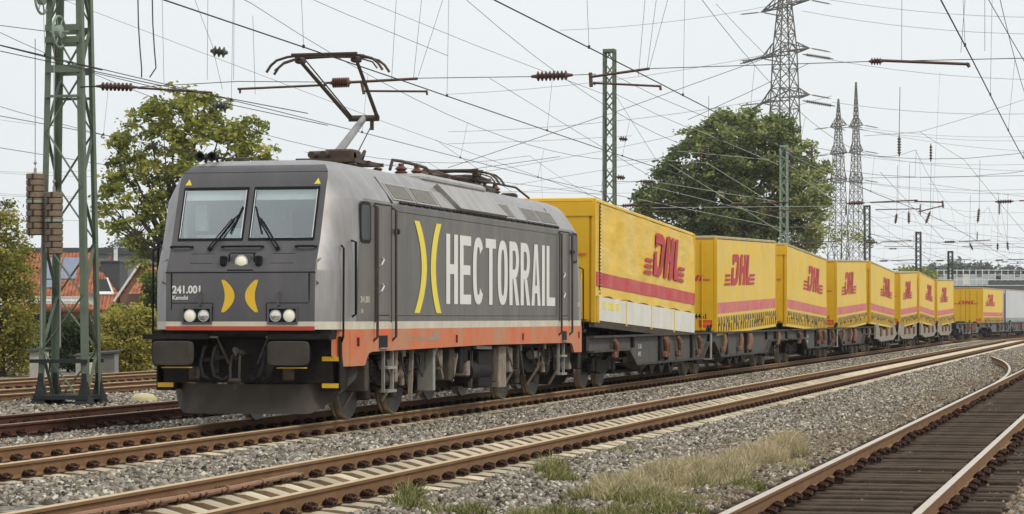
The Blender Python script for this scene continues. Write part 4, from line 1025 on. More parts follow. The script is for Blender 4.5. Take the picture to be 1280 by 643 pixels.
track(TX['t5'], 20, 300, 'red-brown railed track just behind the lattice mast', M['rail'], M['railtop'], 30, 40, True)
track(TX['t6'], 20, 300, 'red-brown railed track farthest left, along the bushes', M['rail'], M['railtop'], 30, 40, True)
# turnout leg leaving the nearest track
tr = thing('turnout_leg', 'curved worn rails branching left off the nearest track and ending in the gravel', 'track switch')
def leg(off):
    def p(y):
        q = max(0, (y-60)/45); return (-3.19+off-2.3*q**2.0, y)
    return p
rail_mesh(0, frange(60, 105, 2), 0.002, tr, M['rail'], M['railtop3'], leg(0)); rail_mesh(0, frange(66, 105, 2), .002, tr, M['rail'], M['railtop3'], leg(1.5))
# conduit clipped along the foot of the middle track's far rail
t = MB(); x = TX['t2']-.753+.13; t.tube([(x, y, -.11+.01*math.sin(y)) for y in frange(17, 26, .5)]+[(x-.03,26.4,-.13)], .028, 8)
cd = t.build('cable_conduit', M['conduit'], tr, True); cd.parent = None; tag(cd, 'thin rusty cable conduit running along the inside foot of a rail at the bottom left', 'conduit')
for k in range(8):
    t = MB(); t.lathe([(.04,-.02),(.04,.02)], (x, 17.6+k*1.05, -.11), 'y', 10); t.build('conduit_clip', M['conduit'], cd)

# ============================================================ GROUND
def nz2(x, y, seed=0):
    return (np.sin(x*3.1+y*1.7+seed)+np.sin(x*1.3-y*2.9+seed*2)+np.sin(x*6.3+y*5.1+seed*3)*.5+np.sin(-x*4.7+y*7.7+seed)*.5)/3
def ground_h(x, y):
    z = np.full_like(x, -.19)
    for X, wd, in (('t1',0),('t2',0),('t3',1),('t4',1),('t5',1),('t6',1)):
        d = np.abs(x-TX[X]); z = np.where(d < 1.25, -.31 if wd == 0 else -.27, z)
        z = np.where((d >= 1.25) & (d < 1.45), -.20, z)
    m = (x > TX['t1']+1.25) & (x < TX['t2']-1.25); z = np.where(m, -.16-.05*np.clip(1-(x-TX['t1']-1.25)/.4,0,1)-.05*np.clip(1-(TX['t2']-1.25-x)/.3,0,1), z)
    m = (x > TX['t2']+1.45) & (x < TX['t3']-1.4)
    u = (x-(TX['t2']+1.45))/(TX['t3']-1.4-TX['t2']-1.45)
    z = np.where(m, -.19-.09*np.sin(np.clip(u,0,1)*math.pi)+.02*nz2(x*.8, y*.3), z)
    z = np.where(x > TX['t3']+1.4, -.24, z)
    z = np.where((x > -21.8) & (x < -18.4), -.13, z)
    inbed = np.zeros_like(x, bool)
    for X in TX.values(): inbed |= np.abs(x-X) < 1.25
    z = z+np.where(inbed, .004, .022)*nz2(x, y)
    return z
def fine_ground():
    xs = np.concatenate([[-60,-45,-36,-32], np.arange(-30, 4, .12), [5,7,10,15,25,40]]); ys = np.concatenate([[0,6], np.arange(12, 60, .25), np.arange(60, 160, .8), np.arange(160, 420, 4)])
    gx, gy = np.meshgrid(xs, ys); gz = ground_h(gx, gy)
    gz = np.where((gx < -31) , -.22, gz)
    bx_, by_ = gx.copy(), gy.copy()
    m = gy > Y0B; th = (gy-Y0B)/RB; xc = RB+XB; rr = xc-gx
    bx_ = np.where(m, xc-rr*np.cos(th), gx); by_ = np.where(m, Y0B+rr*np.sin(th), gy)
    V = np.stack([bx_, by_, gz], -1).reshape(-1, 3); ny, nx = gx.shape
    i = np.arange(nx-1)[None, :]+np.arange(ny-1)[:, None]*nx
    Fc = np.stack([i, i+1, i+1+nx, i+nx], -1).reshape(-1, 4)
    return V, Fc
gm = bpy.data.materials.new('ballast_ground'); gm.use_nodes = True; N = gm.node_tree.nodes; Lk = gm.node_tree.links; b = N['Principled BSDF']
b.inputs['Roughness'].default_value = .95; b.inputs['Specular IOR Level'].default_value = .2
tc = N.new('ShaderNodeTexCoord'); vo = N.new('ShaderNodeTexVoronoi'); vo.inputs['Scale'].default_value = 16; Lk.new(tc.outputs['Object'], vo.inputs['Vector'])
cr = N.new('ShaderNodeValToRGB'); sp = N.new('ShaderNodeSeparateColor'); Lk.new(vo.outputs['Color'], sp.inputs[0]); Lk.new(sp.outputs[0], cr.inputs[0])
for p, c in ((.0,(.05,.045,.04)),(.35,(.15,.135,.115)),(.7,(.26,.24,.20)),(1,(.42,.40,.36))):
    e = cr.color_ramp.elements.new(p) if p not in (0, 1) else cr.color_ramp.elements[0 if p == 0 else -1]; e.color = (*c, 1)
n1 = N.new('ShaderNodeTexNoise'); n1.inputs['Scale'].default_value = .35; n1.inputs['Detail'].default_value = 5; Lk.new(tc.outputs['Object'], n1.inputs['Vector'])
mr = N.new('ShaderNodeMapRange'); mr.inputs[1].default_value = .42; mr.inputs[2].default_value = .62; mr.inputs[4].default_value = .55; Lk.new(n1.outputs['Fac'], mr.inputs[0])
mx = N.new('ShaderNodeMix'); mx.data_type = 'RGBA'; mx.blend_type = 'MULTIPLY'; mx.inputs[7].default_value = (.85,.66,.46,1); Lk.new(mr.outputs[0], mx.inputs[0]); Lk.new(cr.outputs[0], mx.inputs[6]); Lk.new(mx.outputs[2], b.inputs['Base Color'])
bp = N.new('ShaderNodeBump'); bp.inputs['Distance'].default_value = .03; bp.inputs['Strength'].default_value = .8; Lk.new(vo.outputs['Distance'], bp.inputs['Height']); bp.invert = True; Lk.new(bp.outputs[0], b.inputs['Normal'])
V, Fc = fine_ground()
me = big_mesh('ballast_ground', V, len(Fc), 4, Fc, gm); me.shade_smooth()
o = bpy.data.objects.new('ground', me); COL.objects.link(o); tag(o, 'grey gravel track bed between the rails', kind='structure')
t = MB(); t.add([(-3000,-300,-.5),(3000,-300,-.5),(3000,4500,-.5),(-3000,4500,-.5)], [(0,1,2,3)])
far = t.build('terrain', mat('terrain_green', (.07,.085,.04), .95, 0, .3, .05), None, smooth=False); tag(far, 'flat green land reaching the horizon', kind='structure')
t = MB(); t.add([(-300,20,-.30),(-31,20,-.26),(-31,600,-.26),(-300,600,-.30)], [(0,1,2,3)]); o = t.build('verge', mat('verge_grass', (.09,.10,.045), .95, 0, .35, .8), None, smooth=False); tag(o, 'weedy verge under the bushes left of the tracks', kind='structure')

# ballast stones ------------------------------------------------
CUBE = np.array([(-1,-1,-1),(1,-1,-1),(1,1,-1),(-1,1,-1),(-1,-1,1),(1,-1,1),(1,1,1),(-1,1,1)], float)
CF = np.array([(0,3,2,1),(4,5,6,7),(0,1,5,4),(1,2,6,5),(2,3,7,6),(3,0,4,7)])
def stones(name, X, Y, Z, R, SH, mtl):
    n_ = len(X); v = CUBE[None]*np.ones((n_,1,1)); v = v*(1+nr.uniform(-.42,.25,(n_,8,3)))
    sc = R[:, None]*np.stack([nr.uniform(.8,1.3,n_), nr.uniform(.6,1.0,n_), nr.uniform(.45,.8,n_)], -1)*.62
    v = v*sc[:, None, :]
    q = nr.normal(size=(n_, 4)); q /= np.linalg.norm(q, axis=1)[:, None]
    q[:, 1:3] *= .55; q /= np.linalg.norm(q, axis=1)[:, None]
    w_, x_, y_, z_ = q.T
    Rm = np.stack([1-2*(y_*y_+z_*z_), 2*(x_*y_-z_*w_), 2*(x_*z_+y_*w_), 2*(x_*y_+z_*w_), 1-2*(x_*x_+z_*z_), 2*(y_*z_-x_*w_), 2*(x_*z_-y_*w_), 2*(y_*z_+x_*w_), 1-2*(x_*x_+y_*y_)], -1).reshape(n_,3,3)
    v = np.einsum('nij,nkj->nki', Rm, v)+np.stack([X, Y, Z], -1)[:, None, :]
    Fc = (CF[None]+8*np.arange(n_)[:, None, None]).reshape(-1, 4)
    me = big_mesh(name, v.reshape(-1, 3), len(Fc), 4, Fc, mtl, np.repeat(SH, 8))
    o = bpy.data.objects.new(name, me); COL.objects.link(o); return o
bmat = attr_mat('ballast_stone', [(0,(.03,.026,.02)),(.3,(.13,.115,.09)),(.6,(.27,.24,.20)),(.85,(.40,.365,.31)),(1,(.62,.57,.48))])
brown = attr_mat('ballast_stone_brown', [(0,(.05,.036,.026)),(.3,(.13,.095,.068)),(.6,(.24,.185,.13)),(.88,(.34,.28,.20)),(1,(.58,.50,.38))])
def in_view(X, Y, m=40):
    d = -X*sa+Y*ca; xc = X*ca+Y*sa; px = CX+F*xc/d; py = HY+F*(H+.2)/d
    return (px > -m) & (px < 1280+m) & (py < 643+m*2)
def strip(x0, x1, y0, y1, dens, r0, falloff=60, crib=None):
    n_ = int((x1-x0)*(y1-y0)*dens); X = nr.uniform(x0, x1, n_); Y = nr.uniform(y0, y1, n_)
    k = in_view(X, Y); dd = -X*sa+Y*ca; k &= nr.uniform(size=n_) < np.clip((falloff/dd)**1.3, 0, 1)
    X, Y, dd = X[k], Y[k], dd[k]
    R = r0*nr.uniform(.6, 1.35, len(X))*np.clip((dd/falloff)**.45, 1, 3)
    if crib is not None:
        yy, sp_ = crib; u = np.abs(((Y-yy)/sp_+.5) % 1-.5)*sp_; k = u > .15+R*.5; X, Y, R = X[k], Y[k], R[k]
    Z = ground_h(X, Y)+R*nr.uniform(-.15, .45, len(X))
    return X, Y, Z, R
S = [strip(-11.22,-9.35,22,150,520,.042), strip(-6.85,-3.65,14,140,450,.037), strip(-15.7,-13.9,24,110,330,.045),
     strip(-21.9,-18.1,30,110,230,.05), strip(-8.9,-7.2,15,60,150,.038,60,(18.7-.1,.6)), strip(-13.2,-11.9,20,70,120,.038,60,(25.0,.6)),
     strip(-26.2,-24.5,40,90,150,.05), strip(-11.7,-11.28,22,90,120,.035,60,(25.0,.6)), strip(-9.4,-8.9,16,90,110,.035,60,(18.7-.1,.6)), strip(-7.2,-6.8,16,90,110,.035,60,(18.7-.1,.6))]
X, Y, Z, R = [np.concatenate(a) for a in zip(*S)]
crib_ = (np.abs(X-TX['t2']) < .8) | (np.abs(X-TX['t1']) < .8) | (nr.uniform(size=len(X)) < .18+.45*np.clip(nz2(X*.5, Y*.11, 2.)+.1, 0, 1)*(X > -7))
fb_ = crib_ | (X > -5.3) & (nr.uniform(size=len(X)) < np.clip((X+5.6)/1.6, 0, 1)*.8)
sh = np.clip(nr.normal(.54,.28,len(X)), 0, 1)
o = stones('ballast_stones', X[~fb_], Y[~fb_], Z[~fb_], R[~fb_], sh[~fb_], bmat); tag(o, 'loose grey crushed-stone ballast between the tracks', 'gravel', kind='stuff')
S = [strip(-3.8,-3.3,14,120,330,.036), strip(-1.55,3.5,14,100,300,.034), strip(-3.65,-1.25,16,90,200,.030,60,(10,.6)), ]
X2, Y2, Z2, R2 = [np.concatenate(a) for a in zip(*S)]
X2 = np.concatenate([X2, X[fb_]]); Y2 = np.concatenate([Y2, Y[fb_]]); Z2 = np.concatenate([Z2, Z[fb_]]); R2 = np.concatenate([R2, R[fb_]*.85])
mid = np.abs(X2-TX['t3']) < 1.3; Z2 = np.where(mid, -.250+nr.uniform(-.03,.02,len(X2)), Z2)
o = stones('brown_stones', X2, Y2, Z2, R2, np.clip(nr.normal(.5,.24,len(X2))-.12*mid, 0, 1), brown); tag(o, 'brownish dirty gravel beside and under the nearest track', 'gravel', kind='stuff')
# one pale stone
t = MB(); q = P(180, 500, 51); t.loft([[(q.x+.28*math.cos(a)*k, q.y+.2*math.sin(a)*k, -.12+z) for a in [i*math.pi/5 for i in range(10)]] for k, z in ((1,0),(1,.09),(.7,.17),(.25,.19))], True, True)
o = t.build('pale_stone', M['stoney'], None, angle=60); tag(o, 'large pale yellow stone lying on the gravel left of the locomotive', 'stone')

# grass ---------------------------------------------------------
def grass(name, label, clumps, stops, blade=.22):
    vs = []; sh = []; 
    for (cx_, cy_, rx, ry, n_, hh, tone) in clumps:
        a = nr.uniform(0, 2*math.pi, n_); r_ = np.sqrt(nr.uniform(0, 1, n_)); x = cx_+rx*r_*np.cos(a); y = cy_+ry*r_*np.sin(a)
        h_ = hh*nr.uniform(.4, 1.1, n_)*(1-.55*r_); lx = nr.normal(0, .38, n_)*h_; ly = nr.normal(0, .38, n_)*h_; wd = nr.uniform(.003, .007, n_); aa = nr.uniform(0, math.pi, n_)
        z = ground_h(x, y)-.01
        b0 = np.stack([x-wd*np.cos(aa), y-wd*np.sin(aa), z], -1); b1 = np.stack([x+wd*np.cos(aa), y+wd*np.sin(aa), z], -1)
        m0 = np.stack([x+lx*.35+wd*np.cos(aa), y+ly*.35+wd*np.sin(aa), z+h_*.6], -1); m1 = np.stack([x+lx*.35-wd*np.cos(aa), y+ly*.35-wd*np.sin(aa), z+h_*.6], -1)
        t1 = np.stack([x+lx+wd*.3, y+ly, z+h_*.95], -1); t0 = np.stack([x+lx-wd*.3, y+ly, z+h_*.95], -1)
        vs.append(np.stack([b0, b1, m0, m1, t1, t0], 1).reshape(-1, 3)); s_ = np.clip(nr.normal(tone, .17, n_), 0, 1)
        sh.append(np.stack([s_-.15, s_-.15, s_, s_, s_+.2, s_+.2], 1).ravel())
    V = np.concatenate(vs); n_ = len(V)//6; base = 6*np.arange(n_)[:, None]
    Fc = np.concatenate([base+np.array([[0,1,2,3]]), base+np.array([[3,2,4,5]])], 1).reshape(-1, 4)
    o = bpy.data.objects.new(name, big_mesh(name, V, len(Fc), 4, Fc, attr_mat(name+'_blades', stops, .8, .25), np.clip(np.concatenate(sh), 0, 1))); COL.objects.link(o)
    tag(o, label, 'grass', kind='stuff'); return o
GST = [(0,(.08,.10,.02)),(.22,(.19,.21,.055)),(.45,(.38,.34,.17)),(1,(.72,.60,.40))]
def gp(px, py, z=-.2):
    d = F*(H-z)/(py-HY); p = P(px, py, d); return p.x, p.y
cl = []
def patch(px, py, wpx, n_, hh, tone, ry=.5, k=1):
    x, y = gp(px, py); d = -x*sa+y*ca
    cl.append((x, y, wpx/2*d/F, ry, int(n_*1.5), hh*1.45, tone))
for px, py, wpx, n_, hh, tone in ((790,607,90,900,.20,.6),(830,600,90,1300,.26,.65),(870,590,80,1200,.24,.62),(905,598,60,900,.24,.5),(920,580,60,1000,.24,.7),(950,577,70,1300,.27,.75),(980,570,50,1200,.30,.6),(985,562,45,900,.28,.7),
      (760,600,50,500,.14,.55),(800,622,60,600,.14,.25),(850,628,100,700,.12,.3),(690,592,42,420,.22,.25),(700,598,50,300,.14,.2),(735,615,70,400,.12,.2),(700,636,70,500,.14,.2),(660,640,60,500,.12,.25),(590,637,60,400,.12,.15),(505,628,40,420,.20,.2),(515,636,40,240,.12,.15),(545,640,30,150,.10,.2),
      (440,640,50,260,.08,.2),(930,610,60,400,.11,.15),(955,614,40,220,.08,.12),(780,565,30,150,.08,.3),(805,552,24,90,.08,.4),(1020,565,50,260,.06,.5),(1125,490,60,180,.09,.5),(1160,492,40,150,.09,.45),(1200,470,50,120,.08,.6),(1080,540,60,160,.05,.5),(1235,505,30,120,.10,.4),(840,645,120,600,.13,.2),(770,640,80,500,.13,.25)):
    patch(px, py, wpx, n_, hh, tone, .45 if hh > .18 else .35)
for k in range(34):
    px = nr.uniform(735, 1010); patch(px, 622-(px-735)*.19+nr.uniform(-16,14), nr.uniform(20,60), int(nr.uniform(120,420)), nr.uniform(.08,.22), nr.uniform(.3,.8), .35)
for k in range(22):
    px = nr.uniform(1000, 1260); patch(px, 575-(px-1000)*.35+nr.uniform(-20,14), nr.uniform(12,40), int(nr.uniform(30,110)), nr.uniform(.04,.09), nr.uniform(.3,.7), .4)
# weeds around the mast foot
for k in range(26): cl.append((-20+nr.uniform(-1.6,1.6), 46+nr.uniform(-3.5,5), .4, .5, 60, .06, .6))
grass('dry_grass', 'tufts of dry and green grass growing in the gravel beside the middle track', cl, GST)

# ============================================================ MASTS
def ypx(px, X): return onX(px, 400, X)[0]
def lattice_mast(name, label, X, Y, hgt, w0, w1, d0, d1, panels, mt, foot=True, diag=.035, leg=.085, group='lattice catenary masts'):
    x, y, th = bend(X, Y); r = thing(name, label, 'mast', (x, y, -.1), -th, group)
    def cor(k, t): 
        sx, sy = ((-1,-1),(1,-1),(1,1),(-1,1))[k]
        return Vector((sx*lerp(w0, w1, t)/2, sy*lerp(d0, d1, t)/2, t*hgt))
    for k in range(4):
        t = MB(); a, b = cor(k, 0), cor(k, 1); sx, sy = ((-1,-1),(1,-1),(1,1),(-1,1))[k]
        t.bar(a, b, leg, leg*.16); o_ = Vector((-sx*0, 0, 0))
        t.loft([[p+Vector((sx*leg*.42, -sy*leg*1.0, 0)), p+Vector((sx*leg*.5, -sy*leg*1.0, 0)), p+Vector((sx*leg*.5, 0, 0)), p+Vector((sx*leg*.42, 0, 0))] for p in (a, b)], True, True)
        t.build('mast_leg', mt, r, smooth=False)
    for k in range(4):
        j = (k+1) % 4; t = MB()
        for i in range(panels):
            ta, tb_ = i/panels, (i+1)/panels
            p, q = (cor(k, ta), cor(j, tb_)) if (i+k) % 2 else (cor(j, ta), cor(k, tb_))
            t.bar(p, q, diag, diag*(.3 if diag < .07 else .6))
        t.build('mast_bracing', mt, r, smooth=False)
    t = MB()
    t.bx(-w1/2-.04, w1/2+.04, -d1/2-.04, d1/2+.04, hgt-.12, hgt+.0); t.build('mast_cap', mt, r, smooth=False)
    if foot:
        for k in range(4):
            c = cor(k, 0); t = MB(); t.loft([[c+Vector((a*f_, b*f_, z)) for a, b in ((-1,-1),(1,-1),(1,1),(-1,1))] for z, f_ in ((0,.19),(.03,.19),(.04,.15),(.2,.09),(.45,.05),(.6,.04))], True, True)
            t.build('mast_foot', M['mastbase'], r, smooth=False)
    return r
Y1 = 45.9
m1 = lattice_mast('tensioning_mast', 'tall green lattice mast with pulley wheels and hanging weights at the left edge', -19.95, Y1+.3, 10.5, .90, .50, .70, .50, 10, M['ygreen'], True, .062, .12)
def m1l(X, Y, Z): return (X+19.95, Y-Y1-.3, Z+.1)
for ya_ in (-.44, .36): t = MB(); t.bx(-.64,.52,ya_,ya_+.08,.80,.87); t.build('base_beam', M['mastbase'], m1, smooth=False)
t = MB(); t.bx(-.55,.55,-.5,.5,.10,.18); t.build('base_plate_beam', M['mastbase'], m1, smooth=False)
for z, hh in ((6.38,.14),(6.95,.12),(7.18,.12),(7.85,.1),(5.9,.05)):
    t = MB()
    for y in (-.36, .31):
        t = MB(); t.bx(-.36,.33,y,y+.05,z,z+hh); t.build('cross_beam', M['ygreen'], m1, smooth=False)
for (px, py) in ((74,40),(52,-2)):
    X_, z_ = onY(px, py, Y1-.2); x0 = X_+19.95; y0 = -.5
    t = MB(); c = Vector((x0, y0, z_+.1)); R_ = .30
    t.tube([c+Vector((0, R_*math.cos(a), R_*math.sin(a))) for a in [2*math.pi*k/24 for k in range(25)]], .026, 6, caps=False)
    for a in range(6): t.tube([c, c+Vector((0, R_*math.cos(a*1.047), R_*math.sin(a*1.047)))], .014, 5)
    t.lathe([(.05,-.07),(.13,-.05),(.13,.05),(.05,.07)], c, 'x', 14); t.tube([c-Vector((.2,0,0)), c+Vector((.2,0,0))], .02, 6)
    t.build('tension_wheel', M['gfar'], m1)
for i, (px, ya, yb_) in enumerate(((44,217,294),(67.5,240,318))):
    Xc, zt = onY(px, ya, Y1-.35); _, zb = onY(px, yb_, Y1-.35)
    wt = thing('counterweight', 'stack of round brown concrete weights on the lattice mast, the '+('upper left' if i == 0 else 'lower right')+' one', 'weight', (Xc, Y1-.35, zb), 0, 'hanging counterweights')
    nk = 10; hh = (zt-zb)/nk
    for k in range(nk):
        t = MB(); a0 = (k*1.9) % 6.28; t.lathe([(.160,.006),(.172,.016),(.172,hh-.016),(.160,hh-.006)], (0,0,k*hh), 'z', 24)
        t.build('weight_disc', M['cw'], wt)
    t = MB()
    for k in range(nk):
        a0 = (-1.85+(k % 2)*.45); t.box((.166*math.cos(a0), .166*math.sin(a0), k*hh+hh/2), (.035,.035,hh*.9), 0, Matrix.Rotation(a0, 3, 'Z'))
    t.build('disc_slot', M['joint'], wt, smooth=False)
    t = MB(); t.lathe([(.150,0),(.150,zt-zb-.01)], (0,0,0), 'z', 20); t.build('weight_core', M['joint'], wt)
    t = MB(); t.lathe([(.178,0),(.178,.05)], (0,0,(zt-zb)*.52), 'z', 24); t.build('clamp_band', M['gfar'], wt)
    t = MB(); t.tube([(0,0,zt-zb),(0,0,6.9+i*.3-zb)], .009, 6); t.tube([(0,0,zt-zb),(0,0,zt-zb+.1)], .03, 6); t.lathe([(.02,0),(.035,.03),(.02,.06)], (0,0,zt-zb+.17), 'z', 8)
    t.build('weight_rope', M['galv'], wt)
    t = MB(); t.tube([(.02,.25,-.2+0),(.02,.25,1.0-zb if i else 1.0-zb)], .016, 6); t.build('guide_rod', M['galv'], wt)
for n_, (px, py, hg) in enumerate(((762,62,0),(980,182,0),(1084,257,0),(1148,290,0),(1188,314,0))):
    Y_ = ypx(px, -20.0)
    if Y_ > Y0B:  # refine for bend
        for it in range(30):
            x_, y_, th_ = bend(-20.0, Y_); d_ = -x_*sa+y_*ca; pp = CX+F*(x_*ca+y_*sa)/d_; Y_ += (px-pp)*.12
    x_, y_, _ = bend(-20.0, Y_); d_ = -x_*sa+y_*ca; hz = H+(HY-py)*d_/F
    lattice_mast('catenary_mast', ('dark green lattice mast rising behind the first yellow trailer', 'pale green lattice mast in front of the big dark tree', 'lattice mast just right of the twin distant pylons', 'distant dark lattice mast above the fifth to seventh trailers', 'farthest small lattice mast near the white bridge railing')[n_],
        -20.0, Y_, hz+.1, .42, .38, .42, .38, 24, (M['ygreen'],M['gfar'],M['mdark'],M['mdark'],M['mdark'])[n_], False, .075, .10)
MY = [-6, Y1, 98.8, 150.8, 199.5, 247.5, 292]

# ============================================================ OVERHEAD LINES
def wire(name, label, pts, r, mt='wire', cat='wire', group=None, parent=None, n=4):
    t = MB(); t.tube(pts, r, n, caps=False); o = t.build(name, M[mt], parent, smooth=False)
    if parent is None: tag(o, label, cat, group)
    return o
def insulator(parent, p, q, r=.06, n=7, mt='insul', name='insulator'):
    p, q = Vector(p), Vector(q); t = MB(); pts = []; rs = []
    for k in range(n):
        for f_, rr in ((.1,.45),(.45,1),(.6,1),(.9,.45)): pts.append(p.lerp(q, .12+.76*(k+f_)/n)); rs.append(r*rr)
    t.tube([p, p.lerp(q,.12)]+pts+[p.lerp(q,.88), q], [r*.25, r*.4]+rs+[r*.4, r*.25], 9)
    o = t.build(name, M[mt], parent, angle=50); return o
names = dict(t1='above the train', t2='above the empty middle track', t3='above the nearest track', t4='above the dark track behind the locomotive', t5='above the track behind the lattice mast', t6='above the farthest left track')
for key, X in TX.items():
    r = thing('catenary_line', 'contact wire, carrying wire and droppers hung '+names[key], 'overhead line', (0,0,0), 0, 'overhead lines along the tracks')
    base_z = {'t1':5.72,'t2':5.66,'t3':5.55,'t4':5.75,'t5':5.8,'t6':5.8}[key]; rad = .011 if key in ('t1','t2','t3') else .008
    ys = frange(-10, 292, 6)
    def cw(y): x_, y_, th_ = bend(X+.2*math.sin(y/50*math.pi+.4), y); return Vector((x_, y_, base_z+(.04*math.cos(y*.12) if key != 't1' else (.055 if y < 45 else .055-.002*min(y-45, 50)))))
    wire('contact_wire', '', [cw(y) for y in ys], rad, parent=r)
    def mz(y):
        for a, b in zip(MY, MY[1:]):
            if a <= y <= b: u = (y-a)/(b-a); return lerp(8.0, 6.55, 4*u*(1-u)) if key != 't6' else lerp(7.8,6.5,4*u*(1-u))
        return 8.0
    def mw(y): x_, y_, th_ = bend(X, y); return Vector((x_, y_, mz(y)))
    wire('carrying_wire', '', [mw(y) for y in frange(-6, 292, 3)], .007, parent=r)
    y = 2.
    while y < 250:
        t = MB(); t.tube([cw(y), mw(y)], .004, 3); t.box(cw(y)+Vector((0,0,.01)), (.03,.05,.05)); y += 9; t.build('dropper', M['wire'], r, smooth=False)
# span across all tracks at the left mast, read off the photograph
def S1(px, py): X_, z_ = onY(px, py, Y1); return Vector((X_, Y1, z_))
r = thing('cross_span', 'cross wire with brown register arms and insulators running right from the nearest lattice mast', 'overhead line', (0,0,0), 0, 'cross spans between masts')
def seg(a, b, rr=.007, mt='wire', nm='span_wire'): return wire(nm, '', [S1(*a), S1(*b)], rr, mt, parent=r)
seg((100,109),(122,108),.014); insulator(r, S1(120,108), S1(172,109.5), .085, 8)
seg((172,110),(265,116),.022,'arm','register_arm'); seg((264,115),(264,121),.025,'arm','arm_clamp'); seg((172,109),(298,102)); seg((298,102),(425,103))
seg((297,111.5),(408,106.5),.022,'arm','register_arm'); seg((300,111),(300,117),.022,'arm','arm_clamp'); seg((405,105),(418,103),.015); insulator(r, S1(412,104), S1(440,103), .10, 8, 'redins')
seg((440,103),(522,98.5),.026,'arm','register_arm'); seg((452,103),(455,118),.03,'arm','arm_clamp'); seg((455,114),(533,114.5),.020,'arm','register_arm'); seg((533,113),(534,119),.022,'arm','arm_clamp')
seg((522,98),(665,96)); insulator(r, S1(664,96), S1(716,94), .095, 8); seg((716,94),(745,93)); seg((738,91),(739,109),.035,'arm','arm_clamp')
seg((738,96.5),(812,86),.024,'arm','register_arm'); seg((742,106),(744,103),.03,'arm','arm_clamp'); seg((742,104),(825,108),.020,'arm','register_arm'); seg((825,107),(826,113),.024,'arm','arm_clamp')
seg((812,86),(1090,77)); insulator(r, S1(1086,77), S1(1104,77), .07, 4); seg((1092,75.5),(1212,80.5),.026,'arm','register_arm'); seg((1208,79),(1212,84),.03,'arm','arm_clamp'); seg((1100,77),(1300,72.5))
for a, b in (((497,-30),(489.5,100)),((530,-30),(517,97)),((563,-30),(523,95)),((808,-20),(798,95)),((823,-20),(809,85)),((840,-20),(812,84)),((1208,-20),(1201,66)),((1231,-20),(1231,64)),((293,-30),(292,100)),((260,-20),(259,100)),((316,20),(319,118)),((1128,-200),(1127,75)),((202,-30),(205,104))): seg(a, b, .004, 'wire', 'hanger')
seg((232,-30),(265,56),.004); seg((265,56),(278,112),.004)
# further spans at the other masts
for n_, Ym in enumerate(MY[2:]):
    x_, y_, th = bend(-19.8, Ym)
    r = thing('cross_span', 'cross wires hung between masts at the '+('dark green mast behind the first trailer','pale green mast before the big tree','mast beside the twin pylons','distant mast over the middle trailers','farthest small mast')[n_], 'overhead line', (0,0,0), 0, 'cross spans between masts')
    def B(X, z): a, b, _ = bend(X, Ym); return Vector((a, b, z))
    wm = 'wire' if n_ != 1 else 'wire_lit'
    for z0, zs, rr in ((11.3,7.6,.009),(10.6,6.9,.008)):
        if n_ == 0: z0 -= .2
        if n_ > 1: z0 -= 1.4
        wire('head_wire', '', [B(X_, lerp(z0, zs, 1-((X_+7)/12.8)**2)) for X_ in np.linspace(-19.8, 6, 16)], rr, wm, parent=r)
    for z0 in (6.9, 5.95): wire('span_wire', '', [B(-19.8, z0), B(6, z0+.05)], .008, wm, parent=r)
    for key, X in TX.items():
        if X < -20 or X > 0: continue
        wire('register_arm', '', [B(X-1.7, 5.98), B(X+.1, 6.05)], .025, 'arm', parent=r); wire('register_arm', '', [B(X-1.5, 5.7), B(X+.2, 5.72)], .018, 'arm', parent=r)
        insulator(r, B(X-2.6, 5.95), B(X-1.9, 5.97), .085, 6); wire('hanger', '', [B(X, 6.9), B(X+.05, 8.0)], .005, wm, parent=r)
        insulator(r, B(X+.6, 7.5), B(X+.6, 8.2), .06, 5)
    for X_ in (-18.8,): insulator(r, B(X_, 6.9), B(X_+.7, 6.9), .07, 5)
# single wires and insulators read off the photograph at their distances
W1 = [(0,32,104,44,50,.007),(0,57,128,88,46,.009),(0,64,385,142,46,.008),(104,88,410,157,48,.007),(0,150,45,156,120,.006),(0,-30,980,330,140,.010),
 (895,5,958,70,150,.012),(430,-10,760,120,95,.008),(300,-40,560,70,60,.006),(612,98,1000,330,120,.010),(560,210,976,66,320,.035),(400,235,700,196,300,.03),(380,190,760,245,140,.010),
 (560,180,790,170,160,.01),(640,232,860,192,160,.010),(545,175,640,240,120,.008),(770,120,910,340,120,.008),(1150,165,1280,125,200,.014),(1080,170,1150,165,200,.014),(1150,165,1205,200,150,.010),(1205,200,1280,290,150,.010),
 (1230,-10,1300,110,45,.007),(1160,230,1280,246,220,.012),(1100,215,1180,300,180,.012),(1040,240,1170,330,200,.012),(860,150,1010,80,280,.03),(1000,280,1280,318,220,.012),(1090,300,1280,305,260,.014),(1247,240,1262,318,250,.01),(1175,90,1162,330,240,.008)]
ORD = ['topmost','second','third','fourth','fifth','sixth','seventh','eighth','ninth','tenth','eleventh','twelfth','thirteenth','fourteenth','fifteenth','sixteenth','seventeenth','eighteenth','nineteenth','twentieth','twenty-first','twenty-second','twenty-third','twenty-fourth','twenty-fifth','twenty-sixth','lowest']
def ordinal(lst, key):                  # rank of each wire counted downward in the picture
    ix = sorted(range(len(lst)), key=lambda i: key(lst[i])); out_ = {}
    for n_, i in enumerate(ix): out_[i] = 'topmost' if n_ == 0 else 'lowest' if n_ == len(ix)-1 else ORD[n_]+' from the top'
    return out_
zone = lambda w_: 'left' if (w_[0]+w_[2])/2 < 430 else 'middle' if (w_[0]+w_[2])/2 < 860 else 'right'
W1L = {}
for zn in ('left','middle','right'):
    ids = [i for i, w_ in enumerate(W1) if zone(w_) == zn]; od = ordinal([W1[i] for i in ids], lambda w_: w_[1]+w_[3])
    for k_, i in enumerate(ids): W1L[i] = 'thin dark single wire crossing the '+zn+' part of the sky, '+od[k_]
